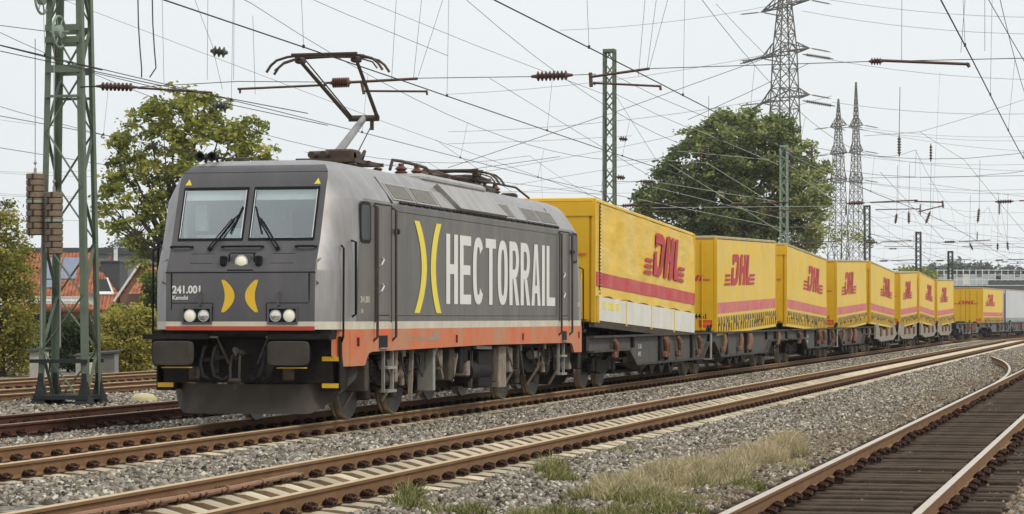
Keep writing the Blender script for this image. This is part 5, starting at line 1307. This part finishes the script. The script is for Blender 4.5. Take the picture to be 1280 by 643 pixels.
for wi, (a, b, c, d_, dd, rr) in enumerate(W1):
    p, q = P(a, b, dd), P(c, d_, dd); mid_ = (p+q)/2-Vector((0,0,(p-q).length*.006))
    wire('overhead_wire', W1L[wi], [p, mid_, q], rr, 'wire', 'wire', 'single wires crossing the sky')
W2 = ((847,189,962,200,149),(867,161,973,206,149),(836,201,884,204,149),(884,204,973,259,149),(816,227,970,252,149),(797,249,976,285,149),(816,234,976,273,149),(814,260,1040,258,149),(836,205,976,290,149),(1000,222,1060,262,149))
W2L = ordinal(W2, lambda w_: w_[1]+w_[3])
for wi, (a, b, c, d_, dd) in enumerate(W2):
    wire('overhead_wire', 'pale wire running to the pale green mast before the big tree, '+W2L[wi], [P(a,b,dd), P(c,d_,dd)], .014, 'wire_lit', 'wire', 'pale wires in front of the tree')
LP = [('upper','hanging by the top of the photo'),('lower','just above the locomotive roof')]
for i, (px, py, s_, d_, lb) in enumerate(((274,65,.10,50,'dark green drum insulator on a wire left of the raised pantograph'),(276,133,.10,52,'dark green drum insulator in front of the tree left of the locomotive roof'),(779,174,.10,98,'small brown insulator right of the dark green mast, upper of two'),(776,222,.10,98,'small brown insulator right of the dark green mast, lower of two'))):
    c = P(px, py, d_); u = Vector((ca, sa, -.12)); o = insulator(None, c-u*.17, c+u*.17, .11, 3, 'insul_g' if i < 2 else 'insul', 'drum_insulator'); tag(o, lb, 'insulator')
for px, ya, yb_, sl_, d_, lb in ((1124,169,196,0,110,'large vertical insulator string hanging right of the twin pylons'),(1121,267,280,-2,190,'small hanging insulator, leftmost of three below the long one'),(1136,264,280,0,190,'small hanging insulator, middle of three below the long one'),(1163,264,280,-6,190,'slanted hanging insulator, right of three below the long one'),(1224,260,279,-2,190,'hanging insulator string standing alone toward the right edge'),(1212,304,313,4,240,'tiny slanted insulator above the white railing'),(1247,304,313,0,240,'tiny vertical insulator, left of the rightmost pair'),(1259,302,313,1,240,'tiny vertical insulator, right of the rightmost pair'),(885,180,200,0,149,'hanging insulator in front of the big dark tree, left of the pale mast'),(371+620,196,206,0,149,'short insulator on the pale green mast')):
    o = insulator(None, P(px, ya, d_), P(px+sl_, yb_, d_), .09 if d_ < 160 else .13, 6, 'insul', 'string_insulator'); tag(o, lb, 'insulator')
    wire('hanger_wire', '', [P(px+1, ya-60, d_), P(px, ya, d_)], .013, parent=o)
for px in (172, 190):
    pts = [P(px, -20, 48), P(px+1, 30, 48), P(px+3, 62, 48), P(px+5, 85, 48), P(px+(5 if px == 172 else -3), 97, 48)]
    wire('hanging_loop_wire', 'thick dark loose wire hanging at upper left, '+('left' if px == 172 else 'right')+' of the pair', pts, .013, 'wire')
t = MB(); t.tube([P(1143,252,185), P(1178,253,185)], .06, 6); t.tube([P(1148,265,185), P(1180,257,185)], .05, 6); t.tube([P(1178,251,185), P(1179,260,185)], .07, 6)
o = t.build('register_arm', M['arm'], None); tag(o, 'V-shaped brown register arm floating in the wires right of the pylons', 'register arm')

# ============================================================ PYLONS
def pylon(label, px, ytop, ybase, d, w_base, w_mid, y_mid, arms, mt='steel'):
    s_ = F/d; base = P(px, HY, d); r = thing('power_pylon', label, 'pylon', (base.x, base.y, -.5), A+.35, 'power pylons')
    def zz(py): return H+.5+(HY-py)/s_
    ht = zz(ytop); zm = zz(y_mid)
    def hw(z): return lerp(w_base, w_mid, z/zm)/2 if z < zm else lerp(w_mid, .15, (z-zm)/(ht-zm))/2
    lv = [0]; 
    while lv[-1] < ht-1: lv.append(lv[-1]+max(1.3, hw(lv[-1])*2*.95))
    lv[-1] = ht
    C4 = lambda z: [Vector((sx*hw(z), sy*hw(z), z)) for sx, sy in ((-1,-1),(1,-1),(1,1),(-1,1))]
    th_ = .16 if d < 350 else .12
    for k in range(4):
        t = MB(); t.tube([C4(z)[k] for z in lv], th_*.6, 4); t.build('pylon_leg', M[mt], r, smooth=False)
    for k in range(4):
        t = MB(); j = (k+1) % 4
        for a, b in zip(lv, lv[1:]): t.bar(C4(a)[k], C4(b)[j], th_*.55); t.bar(C4(a)[j], C4(b)[k], th_*.55); t.bar(C4(b)[k], C4(b)[j], th_*.5)
        t.build('pylon_lattice', M[mt], r, smooth=False)
    for (ya, half) in arms:
        z = zz(ya); h_ = hw(z)
        for s in (-1, 1):
            t = MB(); tip = Vector((0, s*half*(2.6 if d < 350 else 1.7), z))
            for sx in (-1, 1):
                t.bar(Vector((sx*h_, s*h_, z)), tip, th_*.8); t.bar(Vector((sx*h_, s*h_, z+1.3)), tip, th_*.8)
                for q in (.3,.6): a = Vector((sx*h_, s*h_, z)).lerp(tip, q); b = Vector((sx*h_, s*h_, z+1.3)).lerp(tip, q-.2); t.bar(a, b, th_*.5); t.bar(Vector((-sx*h_, s*h_, z)).lerp(tip, q-.2), a, th_*.5)
            t.build('cross_arm', M[mt], r, smooth=False)
            for sx in (-1, 1): insulator(r, tip+Vector((sx*.1,0,0)), tip+Vector((sx*3.0,s*.0,-.4)), .11, 9, 'steel', 'insulator_string')
    return r
pylon('large grey-brown lattice pylon rising behind the big tree out of the top of the photo', 981, -60, HY+6, 320, 4.6, 2.2, 60, [(8,2.6),(67,2.6),(124,2.6)])
pylon('slim lattice pylon, left and lower of the distant pair right of the big tree', 1048, 124, HY+4, 430, 3.7, 1.3, 190, [(158,1.8),(192,1.8),(226,1.8)])
pylon('slim lattice pylon, right and taller of the distant pair', 1070, 103, HY+4, 440, 3.4, 1.1, 190, [(158,1.5),(190,1.5),(226,1.5)])
W3 = ((1003,-6,1300,22,320),(1003,14,1300,43,320),(1012,70,1300,100,320),(1040,128,1300,142,320),(1060,160,1300,176,430),(1080,193,1300,214,430),(1080,160,1300,170,440),(1060,194,1300,205,430),(1075,228,1300,242,430),(1080,228,1300,236,440),(960,68,560,118,320),(960,124,560,165,320),(960,8,700,38,320),(1060,158,1300,190,430),(-20,213,120,213,400),(-20,215,340,213,400),(-20,243,345,241,400),(-20,241,345,238,410),(-20,272,200,271,410),(480,232,1040,120,330),(540,245,1045,190,430),(600,238,1045,226,430))
W3L = ordinal(W3, lambda w_: w_[1]+w_[3])
for wi, (a, b, c, d_, dd) in enumerate(W3):
    p, q = P(a, b, dd), P(c, d_, dd*.94 if c > 1200 else dd); pts = [p.lerp(q, u)-Vector((0,0,(p-q).length*.02*4*u*(1-u))) for u in np.linspace(0, 1, 9)]
    wire('power_line', 'thin high-voltage wire strung across the pale sky, '+W3L[wi], pts, .028, 'wire_g', 'power line', 'high-voltage wires')
for a, b, c, d_ in ((1003,68,1042,74),(1003,126,1044,133),(958,70,925,80),(958,126,935,140)):
    o = insulator(None, P(a,b,320), P(c,d_,320), .22, 12, 'steel', 'strain_insulator'); tag(o, 'long dark insulator string stretching sideways from the large pylon, '+('upper' if b < 100 else 'lower')+(' right' if c > a else ' left'), 'insulator')

# ============================================================ VEGETATION
def leaf_mat(name, stops): return attr_mat(name, stops, .65, .42)
LM = dict(
 olive=leaf_mat('leaf_olive', [(0,(.09,.11,.02)),(.4,(.26,.29,.05)),(.75,(.46,.46,.10)),(1,(.62,.57,.17))]),
 dark=leaf_mat('leaf_dark', [(0,(.055,.08,.025)),(.4,(.16,.21,.065)),(.75,(.34,.38,.13)),(1,(.55,.56,.26))]),
 hedge=leaf_mat('leaf_hedge', [(0,(.08,.09,.02)),(.4,(.24,.24,.05)),(.75,(.44,.40,.09)),(1,(.62,.52,.15))]),
 deep=leaf_mat('leaf_deep', [(0,(.018,.03,.012)),(.5,(.045,.07,.025)),(1,(.12,.15,.05))]),
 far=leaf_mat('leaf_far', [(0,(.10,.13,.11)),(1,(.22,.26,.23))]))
def crown(d, lobes, nleaf, size, mt, parent, base, depth=1.0, clump=.9, tone=.45, name='crown', rim=None, mpx=None):
    """lobes: (px, py, radius px) seen at distance d; each lobe is a real ball of leaf clumps"""
    s_ = F/d; cs = []; ct = []
    tot = sum(l[2]**2 for l in lobes)
    for i, l in enumerate(lobes):
        c = P(l[0], l[1], d); rr = l[2]/s_; back = nr.uniform(-.5,.5)*depth*rr if len(l) < 4 else l[3]
        k = max(4, int(l[2]**2/tot*nleaf/45))
        v = nr.normal(size=(k, 3)); v /= np.linalg.norm(v, axis=1)[:, None]; rad = rr*nr.uniform(.25, 1, k)**.45
        v = v*rad[:, None]*np.array([1, depth, 1])
        p = np.array([c.x-back*sa, c.y+back*ca, c.z])+np.stack([v[:,0]*ca-v[:,1]*sa, v[:,0]*sa+v[:,1]*ca, v[:,2]], -1)
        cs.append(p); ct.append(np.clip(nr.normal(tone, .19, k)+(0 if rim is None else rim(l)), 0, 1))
    cs = np.concatenate(cs); ct = np.concatenate(ct); k = len(cs); per = max(6, nleaf//k)
    cc = np.repeat(cs, per, 0); tt = np.repeat(ct, per); n_ = len(cc)
    off = nr.normal(size=(n_, 3))*np.array([1,1,.6])*clump*.42
    pos = cc+off
    a = nr.normal(size=(n_, 3)); a[:, 2] *= .6; a /= np.linalg.norm(a, axis=1)[:, None]; b = np.cross(a, nr.normal(size=(n_, 3))); b /= np.linalg.norm(b, axis=1)[:, None]
    sz = (size*nr.uniform(.55, 1.3, n_))[:, None]
    V = np.stack([pos-a*sz*.5, pos-b*sz*.28+a*sz*.05, pos+a*sz*.5, pos+b*sz*.28+a*sz*.05], 1)-np.array(base)
    sh = np.clip(tt+nr.normal(0, .14, n_), 0, 1)
    me = big_mesh(name, V.reshape(-1, 3), n_, 4, np.arange(n_*4).reshape(-1, 4), LM[mt], np.repeat(sh, 4))
    o = bpy.data.objects.new(name, me); COL.objects.link(o); o.parent = parent; return cs
def tree(name, label, cat, d, trunk_px, ybase, lobes, nleaf, size, mt, limbs=(), tr=.28, group=None, **kw):
    base = P(trunk_px, HY, d); base.z = -.3
    r = thing(name, label, cat, tuple(base), 0, group)
    cs = crown(d, lobes, nleaf, size, mt, r, tuple(base), **kw)
    t = MB(); cy_ = sum(l[1] for l in lobes)/len(lobes); top = P(sum(l[0] for l in lobes)/len(lobes), cy_, d)
    t.tube([base+Vector((0,0,-.1)), base.lerp(Vector((base.x, base.y, top.z)), .35), Vector((lerp(base.x, top.x, .4), lerp(base.y, top.y, .4), lerp(base.z, top.z, .7))), top], [tr, tr*.8, tr*.6, tr*.3], 9)
    fork = Vector((base.x, base.y, lerp(base.z, top.z, .45)))
    lb = limbs if limbs else [(l[0], l[1]) for l in lobes]
    for l in lb:
        e = P(l[0], l[1], d); m_ = fork.lerp(e, .5)+Vector((0, rnd.uniform(-.4,.4), rnd.uniform(-.2,.4))); t.tube([fork+Vector((0,0,rnd.uniform(-.5,.8))), m_, e], [tr*.5, tr*.28, tr*.07], 6)
        for q in range(5):
            a = m_.lerp(e, rnd.uniform(0, .8)); t.tube([a, a+Vector((rnd.uniform(-1,1), rnd.uniform(-1,1), rnd.uniform(.1,1.0)))*(1.3 if tr > .2 else .5)], [tr*.12, .01], 4)
    t.v = [tuple(Vector(p)-base) for p in t.v]
    t.build('trunk', M['bark'], r)
    return r
tree('deciduous_tree', 'tall airy tree with olive green leaves and open branches behind the locomotive cab', 'tree', 125, 222, 0,
 [(215,140,30),(248,138,28),(185,150,24),(280,150,28),(312,165,20),(325,185,17),(165,178,26),(205,175,28),(245,175,30),(285,185,26),(146,170,14),(150,208,17),(180,215,20),(148,235,20),(130,245,11),(165,262,22),(190,250,18),(140,285,14),(162,300,16),(178,318,18),(200,300,18),(215,225,24),(245,215,24),(300,205,14),(128,262,8),(195,340,20),(330,200,10),(225,265,22)],
 12500, .28, 'olive', tr=.26, clump=.55, depth=1.1, tone=.48)
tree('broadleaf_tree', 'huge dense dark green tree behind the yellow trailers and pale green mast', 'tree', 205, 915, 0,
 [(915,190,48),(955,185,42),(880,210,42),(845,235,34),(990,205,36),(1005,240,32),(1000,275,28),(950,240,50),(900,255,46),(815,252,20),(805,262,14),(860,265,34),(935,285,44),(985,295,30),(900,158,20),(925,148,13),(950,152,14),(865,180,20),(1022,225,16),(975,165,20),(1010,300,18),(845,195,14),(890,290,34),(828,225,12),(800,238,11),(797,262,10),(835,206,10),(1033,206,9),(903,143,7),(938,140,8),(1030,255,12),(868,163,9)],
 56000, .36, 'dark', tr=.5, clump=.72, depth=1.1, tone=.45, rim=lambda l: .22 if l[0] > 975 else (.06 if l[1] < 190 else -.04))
tree('bare_shrub_tree', 'thin half-bare little tree at the foot of the twin pylons', 'tree', 260, 1050, 0, [(1020,290,14),(1045,295,16),(1068,290,14),(1035,275,12),(1060,305,16),(1085,305,10)], 900, .30, 'olive', tr=.10, clump=1.0)
tree('leafy_tree', 'yellow-green bushy tree cut by the left edge of the photo', 'tree', 78, 2, 0,
 [(-20,290,34),(5,285,22),(12,315,26),(-10,340,40),(18,350,26),(22,375,24),(0,400,40),(25,405,22),(28,432,22),(5,440,34),(-25,430,40),(35,455,14),(8,262,10)], 26000, .115, 'hedge', tr=.12, clump=.36, tone=.50)
for lb, d, px, lobes, n_, mt, tn in (('dark green shrub behind the lattice mast', 84, 85, [(75,420,20),(100,416,20),(90,440,24),(118,425,16),(68,445,18),(112,447,17),(52,430,13)], 7000, 'deep', .5),
  ('yellow-green shrub between the lattice mast and the locomotive', 80, 160, [(150,404,20),(172,400,19),(160,425,24),(182,430,20),(142,430,18),(170,450,20),(150,450,18),(190,405,16),(135,405,12)], 10000, 'hedge', .72),
  ('dark shrub directly behind the left edge of the locomotive', 82, 200, [(198,375,16),(205,400,20),(200,430,22),(215,450,20),(192,355,12)], 4000, 'deep', .75),
  ('olive shrub in front of the small tiled house', 110, 185, [(178,385,12),(192,372,12),(150,388,10),(188,350,9),(197,390,12)], 3000, 'olive', .4),
  ('low dark shrub beside the left house wall', 120, 60, [(45,402,10),(62,406,12),(30,402,12),(80,406,9)], 2600, 'deep', .5)):
    tree('shrub', lb, 'shrub', d, px, 0, lobes, int(n_*1.9), .115 if d < 100 else .16, mt, tr=.06, clump=.30, tone=tn, group='shrubs along the left side')
for lb, px, lobes in (('small round green tree just left of the distant mast', 1136, [(1136,341,7),(1141,346,7),(1130,347,5)]),('small brownish tree just right of the distant mast', 1155, [(1155,345,7),(1160,348,6),(1148,350,5)]),('pale bare tree behind the tiled roofs', 148, [(140,315,12),(152,308,10),(130,322,9),(158,322,9)])):
    tree('distant_tree', lb, 'tree', 300, px, 0, lobes, 900 if px > 200 else 500, .5, 'olive' if px > 200 else 'far', tr=.12, clump=1.3, group='small distant trees')
# wooded ridge far away
r_ = MB(); K = 60; rg = []
for row, (dd, hmul) in enumerate(((780,0),(800,.75),(830,1),(900,1.05),(1000,0))):
    rr = []
    for k in range(K+1):
        px = 1150+k*3.2; yy = 336+3*math.sin(k*.5)+2*math.sin(k*1.3+1)+(4 if px > 1235 else 0)+(6*max(0, (1175-px)/25)); p = P(px, yy, dd); rr.append((p.x, p.y, -1+(p.z+1)*hmul*(1 if row != 3 else .95)))
    rg.append(rr)
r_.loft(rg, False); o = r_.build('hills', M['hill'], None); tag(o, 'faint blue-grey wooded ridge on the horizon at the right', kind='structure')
me = None
kk = []
for k in range(26):
    px = 1166+k*5.2; kk.append((px, 339+3*math.sin(k*.9)+nr.uniform(-1.5,1.5)+(4 if px > 1235 else 0), nr.uniform(3.5,6)))
em = thing('tmp_root', 'x', 'x'); crown(780, kk, 5000, 1.5, 'far', em, (0,0,0), clump=3.0, name='far_wood')  # leaf tone carries the same painted haze as the ridge
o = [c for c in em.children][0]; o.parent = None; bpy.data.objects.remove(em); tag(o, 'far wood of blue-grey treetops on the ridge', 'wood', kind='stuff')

# ============================================================ BUILDINGS
def local_root(name, label, cat, px, d, rz=0, group=None):
    b_ = P(px, HY, d); return thing(name, label, cat, (b_.x, b_.y, -.4), A+rz, group)
hd = 200.; hs = F/hd
def hx(px): return (px-90)/hs
def hz_(py): return H+.4+(HY-py)/hs
h = local_root('tiled_house', 'white house with a large orange-red tile roof, solar panels and dark dormer', 'house', 90, hd)
t = MB(); t.bx(hx(34), hx(152), 0, 9, 0, hz_(384)); t.build('wall', M['brickw'], h, smooth=False)
t = MB(); y_r = 5.0
def roofq(mb_, pts, th=.18, mi=0):
    mb_.add(pts+[(x, y, z-th) for x, y, z in pts], [tuple(range(len(pts)))]+[tuple(range(2*len(pts)-1, len(pts)-1, -1))]+[(i, (i+1)%len(pts), len(pts)+(i+1)%len(pts), len(pts)+i) for i in range(len(pts))], mi)
ridge = hz_(314); eave = hz_(387)
roofq(t, [(hx(28),-.6,eave),(hx(157),-.6,eave),(hx(101),y_r,ridge),(hx(22),y_r,ridge)])
roofq(t, [(hx(157),-.6,eave),(hx(157),9.8,eave),(hx(101),y_r,ridge)])
roofq(t, [(hx(157),9.8,eave),(hx(28),9.8,eave),(hx(22),y_r,ridge),(hx(101),y_r,ridge)])
tm = bpy.data.materials.new('pantile_roof'); tm.use_nodes = True; N = tm.node_tree.nodes; Lk = tm.node_tree.links; bb = N['Principled BSDF']; bb.inputs['Roughness'].default_value = .85
tcn = N.new('ShaderNodeTexCoord'); wv = N.new('ShaderNodeTexWave'); wv.bands_direction = 'X'; wv.inputs['Scale'].default_value = 1.1; Lk.new(tcn.outputs['Object'], wv.inputs['Vector'])
wz = N.new('ShaderNodeTexWave'); wz.bands_direction = 'Z'; wz.inputs['Scale'].default_value = 1.5; wz.wave_profile = 'SAW'; Lk.new(tcn.outputs['Object'], wz.inputs['Vector'])
ad = N.new('ShaderNodeMath'); ad.operation = 'ADD'; Lk.new(wv.outputs['Fac'], ad.inputs[0]); Lk.new(wz.outputs['Fac'], ad.inputs[1]); bp = N.new('ShaderNodeBump'); bp.inputs['Distance'].default_value = .12; Lk.new(ad.outputs[0], bp.inputs['Height']); Lk.new(bp.outputs[0], bb.inputs['Normal'])
nn = N.new('ShaderNodeTexNoise'); nn.inputs['Scale'].default_value = 2.; Lk.new(tcn.outputs['Object'], nn.inputs['Vector']); cr = N.new('ShaderNodeValToRGB'); cr.color_ramp.elements[0].position = .35; cr.color_ramp.elements[0].color = (.33,.10,.05,1); cr.color_ramp.elements[1].position = .65; cr.color_ramp.elements[1].color = (.55,.20,.10,1); Lk.new(nn.outputs['Fac'], cr.inputs[0]); Lk.new(cr.outputs[0], bb.inputs['Base Color'])
rf = t.build('roof', tm, h, smooth=False)
def on_roof(px, py):                     # point on the front slope of that roof
    z = hz_(py); u = (z-eave)/(ridge-eave); return Vector((hx(px), -.6+u*(y_r+.6), z))
nrm = Vector((0, -(ridge-eave), y_r+.6)).normalized()
for a, b, c, d_ in ((47,322,66,349),(68,322,88,349),(50,351,66,360)):
    t = MB(); q = [on_roof(a,d_)+nrm*.12, on_roof(c,d_)+nrm*.12, on_roof(c,b)+nrm*.12, on_roof(a,b)+nrm*.12]; roofq(t, [tuple(p) for p in q], .06); t.build('solar_panel', M['solar'], rf, smooth=False)
t = MB(); q = [on_roof(121,366)+nrm*.1, on_roof(138,366)+nrm*.1, on_roof(128,350)+nrm*.1, on_roof(117,350)+nrm*.1]; roofq(t, [tuple(p) for p in q], .08); t.build('skylight', M['glassd'], rf, smooth=False)
t = MB(); q = [tuple(on_roof(a_, b_)+nrm*.13) for a_, b_ in ((120,369),(141,369),(129,348),(127,348),(137,366),(120,366))]; roofq(t, q, .05); t.build('skylight_frame', M['trim'], rf, smooth=False)
t = MB(); t.bx(hx(118), hx(142), 3.0, 7.5, hz_(380), hz_(327)); t.bx(hx(117), hx(143), 2.9, 7.6, hz_(327), hz_(325)); t.build('slate_dormer', M['slate'], h, smooth=False)
for a, b, c in ((131,134.5,308),(124,128,316)):
    t = MB(); t.bx(hx(a), hx(b), 4.5, 5.1, hz_(327), hz_(c)); t.bx(hx(a-.6), hx(b+.6), 4.4, 5.2, hz_(c), hz_(c-1)); t.build('chimney', M['trim'] if a > 130 else M['brickw'], h, smooth=False)
t = MB(); t.lathe([(.02,0),(.35,.04),(.5,.14)], (0,0,0), 'y', 18, 0, False); t.v = [(x+hx(121.5), -1.2-y*1.0, z+hz_(374)) for x, y, z in t.v]; t.build('satellite_dish', M['galv'], h)
t = MB(); t.bx(hx(36), hx(110), -1.0, -.9, hz_(372), hz_(370.8)); t.bx(hx(36), hx(110), -1.0, -.9, hz_(380), hz_(378.8))
for k in range(38): x = lerp(hx(36), hx(110), k/37); t.lathe([(.05,hz_(379.5)),(.09,hz_(376.5)),(.04,hz_(374)),(.06,hz_(371.8))], (x, -.95, 0), 'z', 6)
t.build('balustrade', M['trim'], h, smooth=False)
for px in (44, 60, 76, 125):
    t = MB(); t.bx(hx(px-2.5), hx(px+2.5), -.03, .05, hz_(398), hz_(388)); t.build('window', M['glassd'], h, smooth=False)
t = MB(); t.bx(hx(118), hx(150), -.25, -.02, 0, hz_(391)); t.build('pale_wall', M['wallw'], h, smooth=False)
h = local_root('small_tiled_house', 'smaller house with a steep orange tiled gable between the shrubs and locomotive', 'house', 172, 185)
def gx(px): return (px-172)/(F/185)
def gz(py): return H+.4+(HY-py)/(F/185)
t = MB(); t.prism([(gx(150),0),(gx(196),0),(gx(196),gz(372)),(gx(176),gz(334)),(gx(150),gz(372))], lambda u, v, d: (u, d, v), 0, 8); t.build('wall', M['brickw'], h, smooth=False)
t = MB(); roofq(t, [(gx(144),-.4,gz(378)),(gx(176),-.4,gz(330)),(gx(176),8.5,gz(330)),(gx(144),8.5,gz(378))]); roofq(t, [(gx(176),-.4,gz(330)),(gx(204),-.4,gz(378)),(gx(204),8.5,gz(378)),(gx(176),8.5,gz(330))])
t.add([(gx(168),-3,gz(368)),(gx(215),-3,gz(368)),(gx(208),1,gz(338)),(gx(178),1,gz(338))], [(0,1,2,3)]); t.build('roof', tm, h, smooth=False)
t = MB(); t.bar((gx(143.5),-.45,gz(377)),(gx(176),-.45,gz(329)), .1, .16); t.build('verge_board', M['trim'], h, smooth=False)
h = local_root('white_house', 'plain white gable wall with red roof seen through the left bush', 'house', 45, 215)
t = MB(); t.bx(-2.8,.6,0,6,0,5.2); t.build('wall', M['wallw'], h, smooth=False)
t = MB(); roofq(t, [(-3.2,-.4,5.0),(1.0,-.4,5.0),(1.0,3,7.4),(-3.2,3,7.4)]); roofq(t, [(-3.2,3,7.4),(1.0,3,7.4),(1.0,6.4,5.0),(-3.2,6.4,5.0)]); t.build('roof', tm, h, smooth=False)
h = local_root('long_hall', 'long low hall with a flat grey roof far behind the tiled houses', 'building', 110, 270)
t = MB(); t.bx(-9,9,0,12,0,8.6); t.build('wall', M['farroof'], h, smooth=False); t = MB(); t.bx(-9.3,9.3,-.3,12.3,8.6,9.3); t.build('roof', M['slate'], h, smooth=False)
for (px, wd, dd, lb, ya) in ((134, .42, 75, 'small grey corrugated shed between the shrubs right of the lattice mast', 443),(46, .42, 76, 'pale wooden board wall of a shed left of the lattice mast', 440),(103, .4, 77, 'narrow white garden hut glimpsed through the lattice mast', 446)):
    h = local_root('garden_shed', lb, 'shed', px, dd, 0, 'garden sheds'); s_ = F/dd; zt = H+.4+(HY-ya)/s_
    t = MB(); K = 26
    pr = []; 
    for k in range(K+1): pr.append((lerp(-wd/2, wd/2, k/K), .03*(k % 2)))
    pr += [(wd/2, .8), (-wd/2, .8)]
    t.prism(pr, lambda u, v, d: (u, v, d), 0, zt); t.build('wall', M['galv'] if px == 134 else M['wallw'], h, smooth=False)
    t = MB(); roofq(t, [(-wd/2-.08,-.1,zt+.05),(wd/2+.08,-.1,zt+.09),(wd/2+.08,.9,zt+.12),(-wd/2-.08,.9,zt+.08)], .05); t.build('roof', M['slate'], h, smooth=False)
# road bridge with white railing, far right
h = local_root('road_bridge', 'far road bridge with white railing panels above the trailers at the right', 'bridge', 1230, 300)
def bx_(px): return (px-1230)/(F/300)
def bz(py): return H+.4+(HY-py)/(F/300)
t = MB(); t.bx(bx_(1232), bx_(1420), 0, 7, bz(363), bz(351)); t.build('deck', M['brg'], h, smooth=False)
for px in (1238, 1330): t = MB(); t.bx(bx_(px), bx_(px+8), 1, 6, 0, bz(363)); t.build('pier', M['brg'], h, smooth=False)
t = MB(); t.bx(bx_(1168), bx_(1232), .5, 6, 0, bz(357)); t.build('abutment', M['farroof'], h, smooth=False)
for k in range(24):
    px = 1172+k*8; t = MB(); t.bx(bx_(px)-.05, bx_(px)+.05, -.05, .05, bz(357 if px < 1232 else 351), bz(337)); t.build('railing_post', M['trim'], h, smooth=False)
for yy in (357, 350, 344, 338):
    t = MB(); t.bx(bx_(1170), bx_(1420), -.04, .04, bz(yy)-.035, bz(yy)+.035); t.build('railing_bar', M['trim'], h, smooth=False)
gp_ = mat('railing_panel', (.45,.50,.53), .3, 0, .2, .8)
for k in range(22):
    if k in (9, 15): continue
    px = 1172+k*8; t = MB(); t.bx(bx_(px)+.08, bx_(px+8)-.08, -.02, .02, bz(356 if px < 1232 else 350), bz(343 if k % 3 else 346)); t.build('railing_panel', gp_ if k not in (4,) else M['board'], h, smooth=False)
van = local_root('yellow_van', 'yellow vehicle half hidden behind the white bridge railing', 'van', 1198, 303)
t = MB(); t.rbox(-1.3,.9,0,1.9,bz(355),bz(347.5),.15); t.rbox(.85,1.6,.05,1.85,bz(355),bz(350.5),.15); t.build('van_body', M['yend'], van); t = MB(); t.bx(.95,1.4,-.02,1.92,bz(351.5),bz(350.8)+.1); t.build('van_window', M['glassd'], van, smooth=False)

# thin summer air: one closed box round the camera and everything inside it
HAZE = 0.00014
t = MB(); t.bx(-700, 760, -60, 1060, -1.6, 90); hz0 = bpy.data.materials.new('air'); hz0.use_nodes = True
N = hz0.node_tree.nodes; N.clear(); o_ = N.new('ShaderNodeOutputMaterial'); pv = N.new('ShaderNodeVolumePrincipled'); pv.inputs['Density'].default_value = HAZE
pv.inputs['Color'].default_value = (.92,.95,1,1); hz0.node_tree.links.new(pv.outputs[0], o_.inputs['Volume'])
hb = t.build('haze', hz0, None, smooth=False); tag(hb, 'pale haze in the air over the tracks', kind='stuff')
C.cycles.volume_bounces = 1
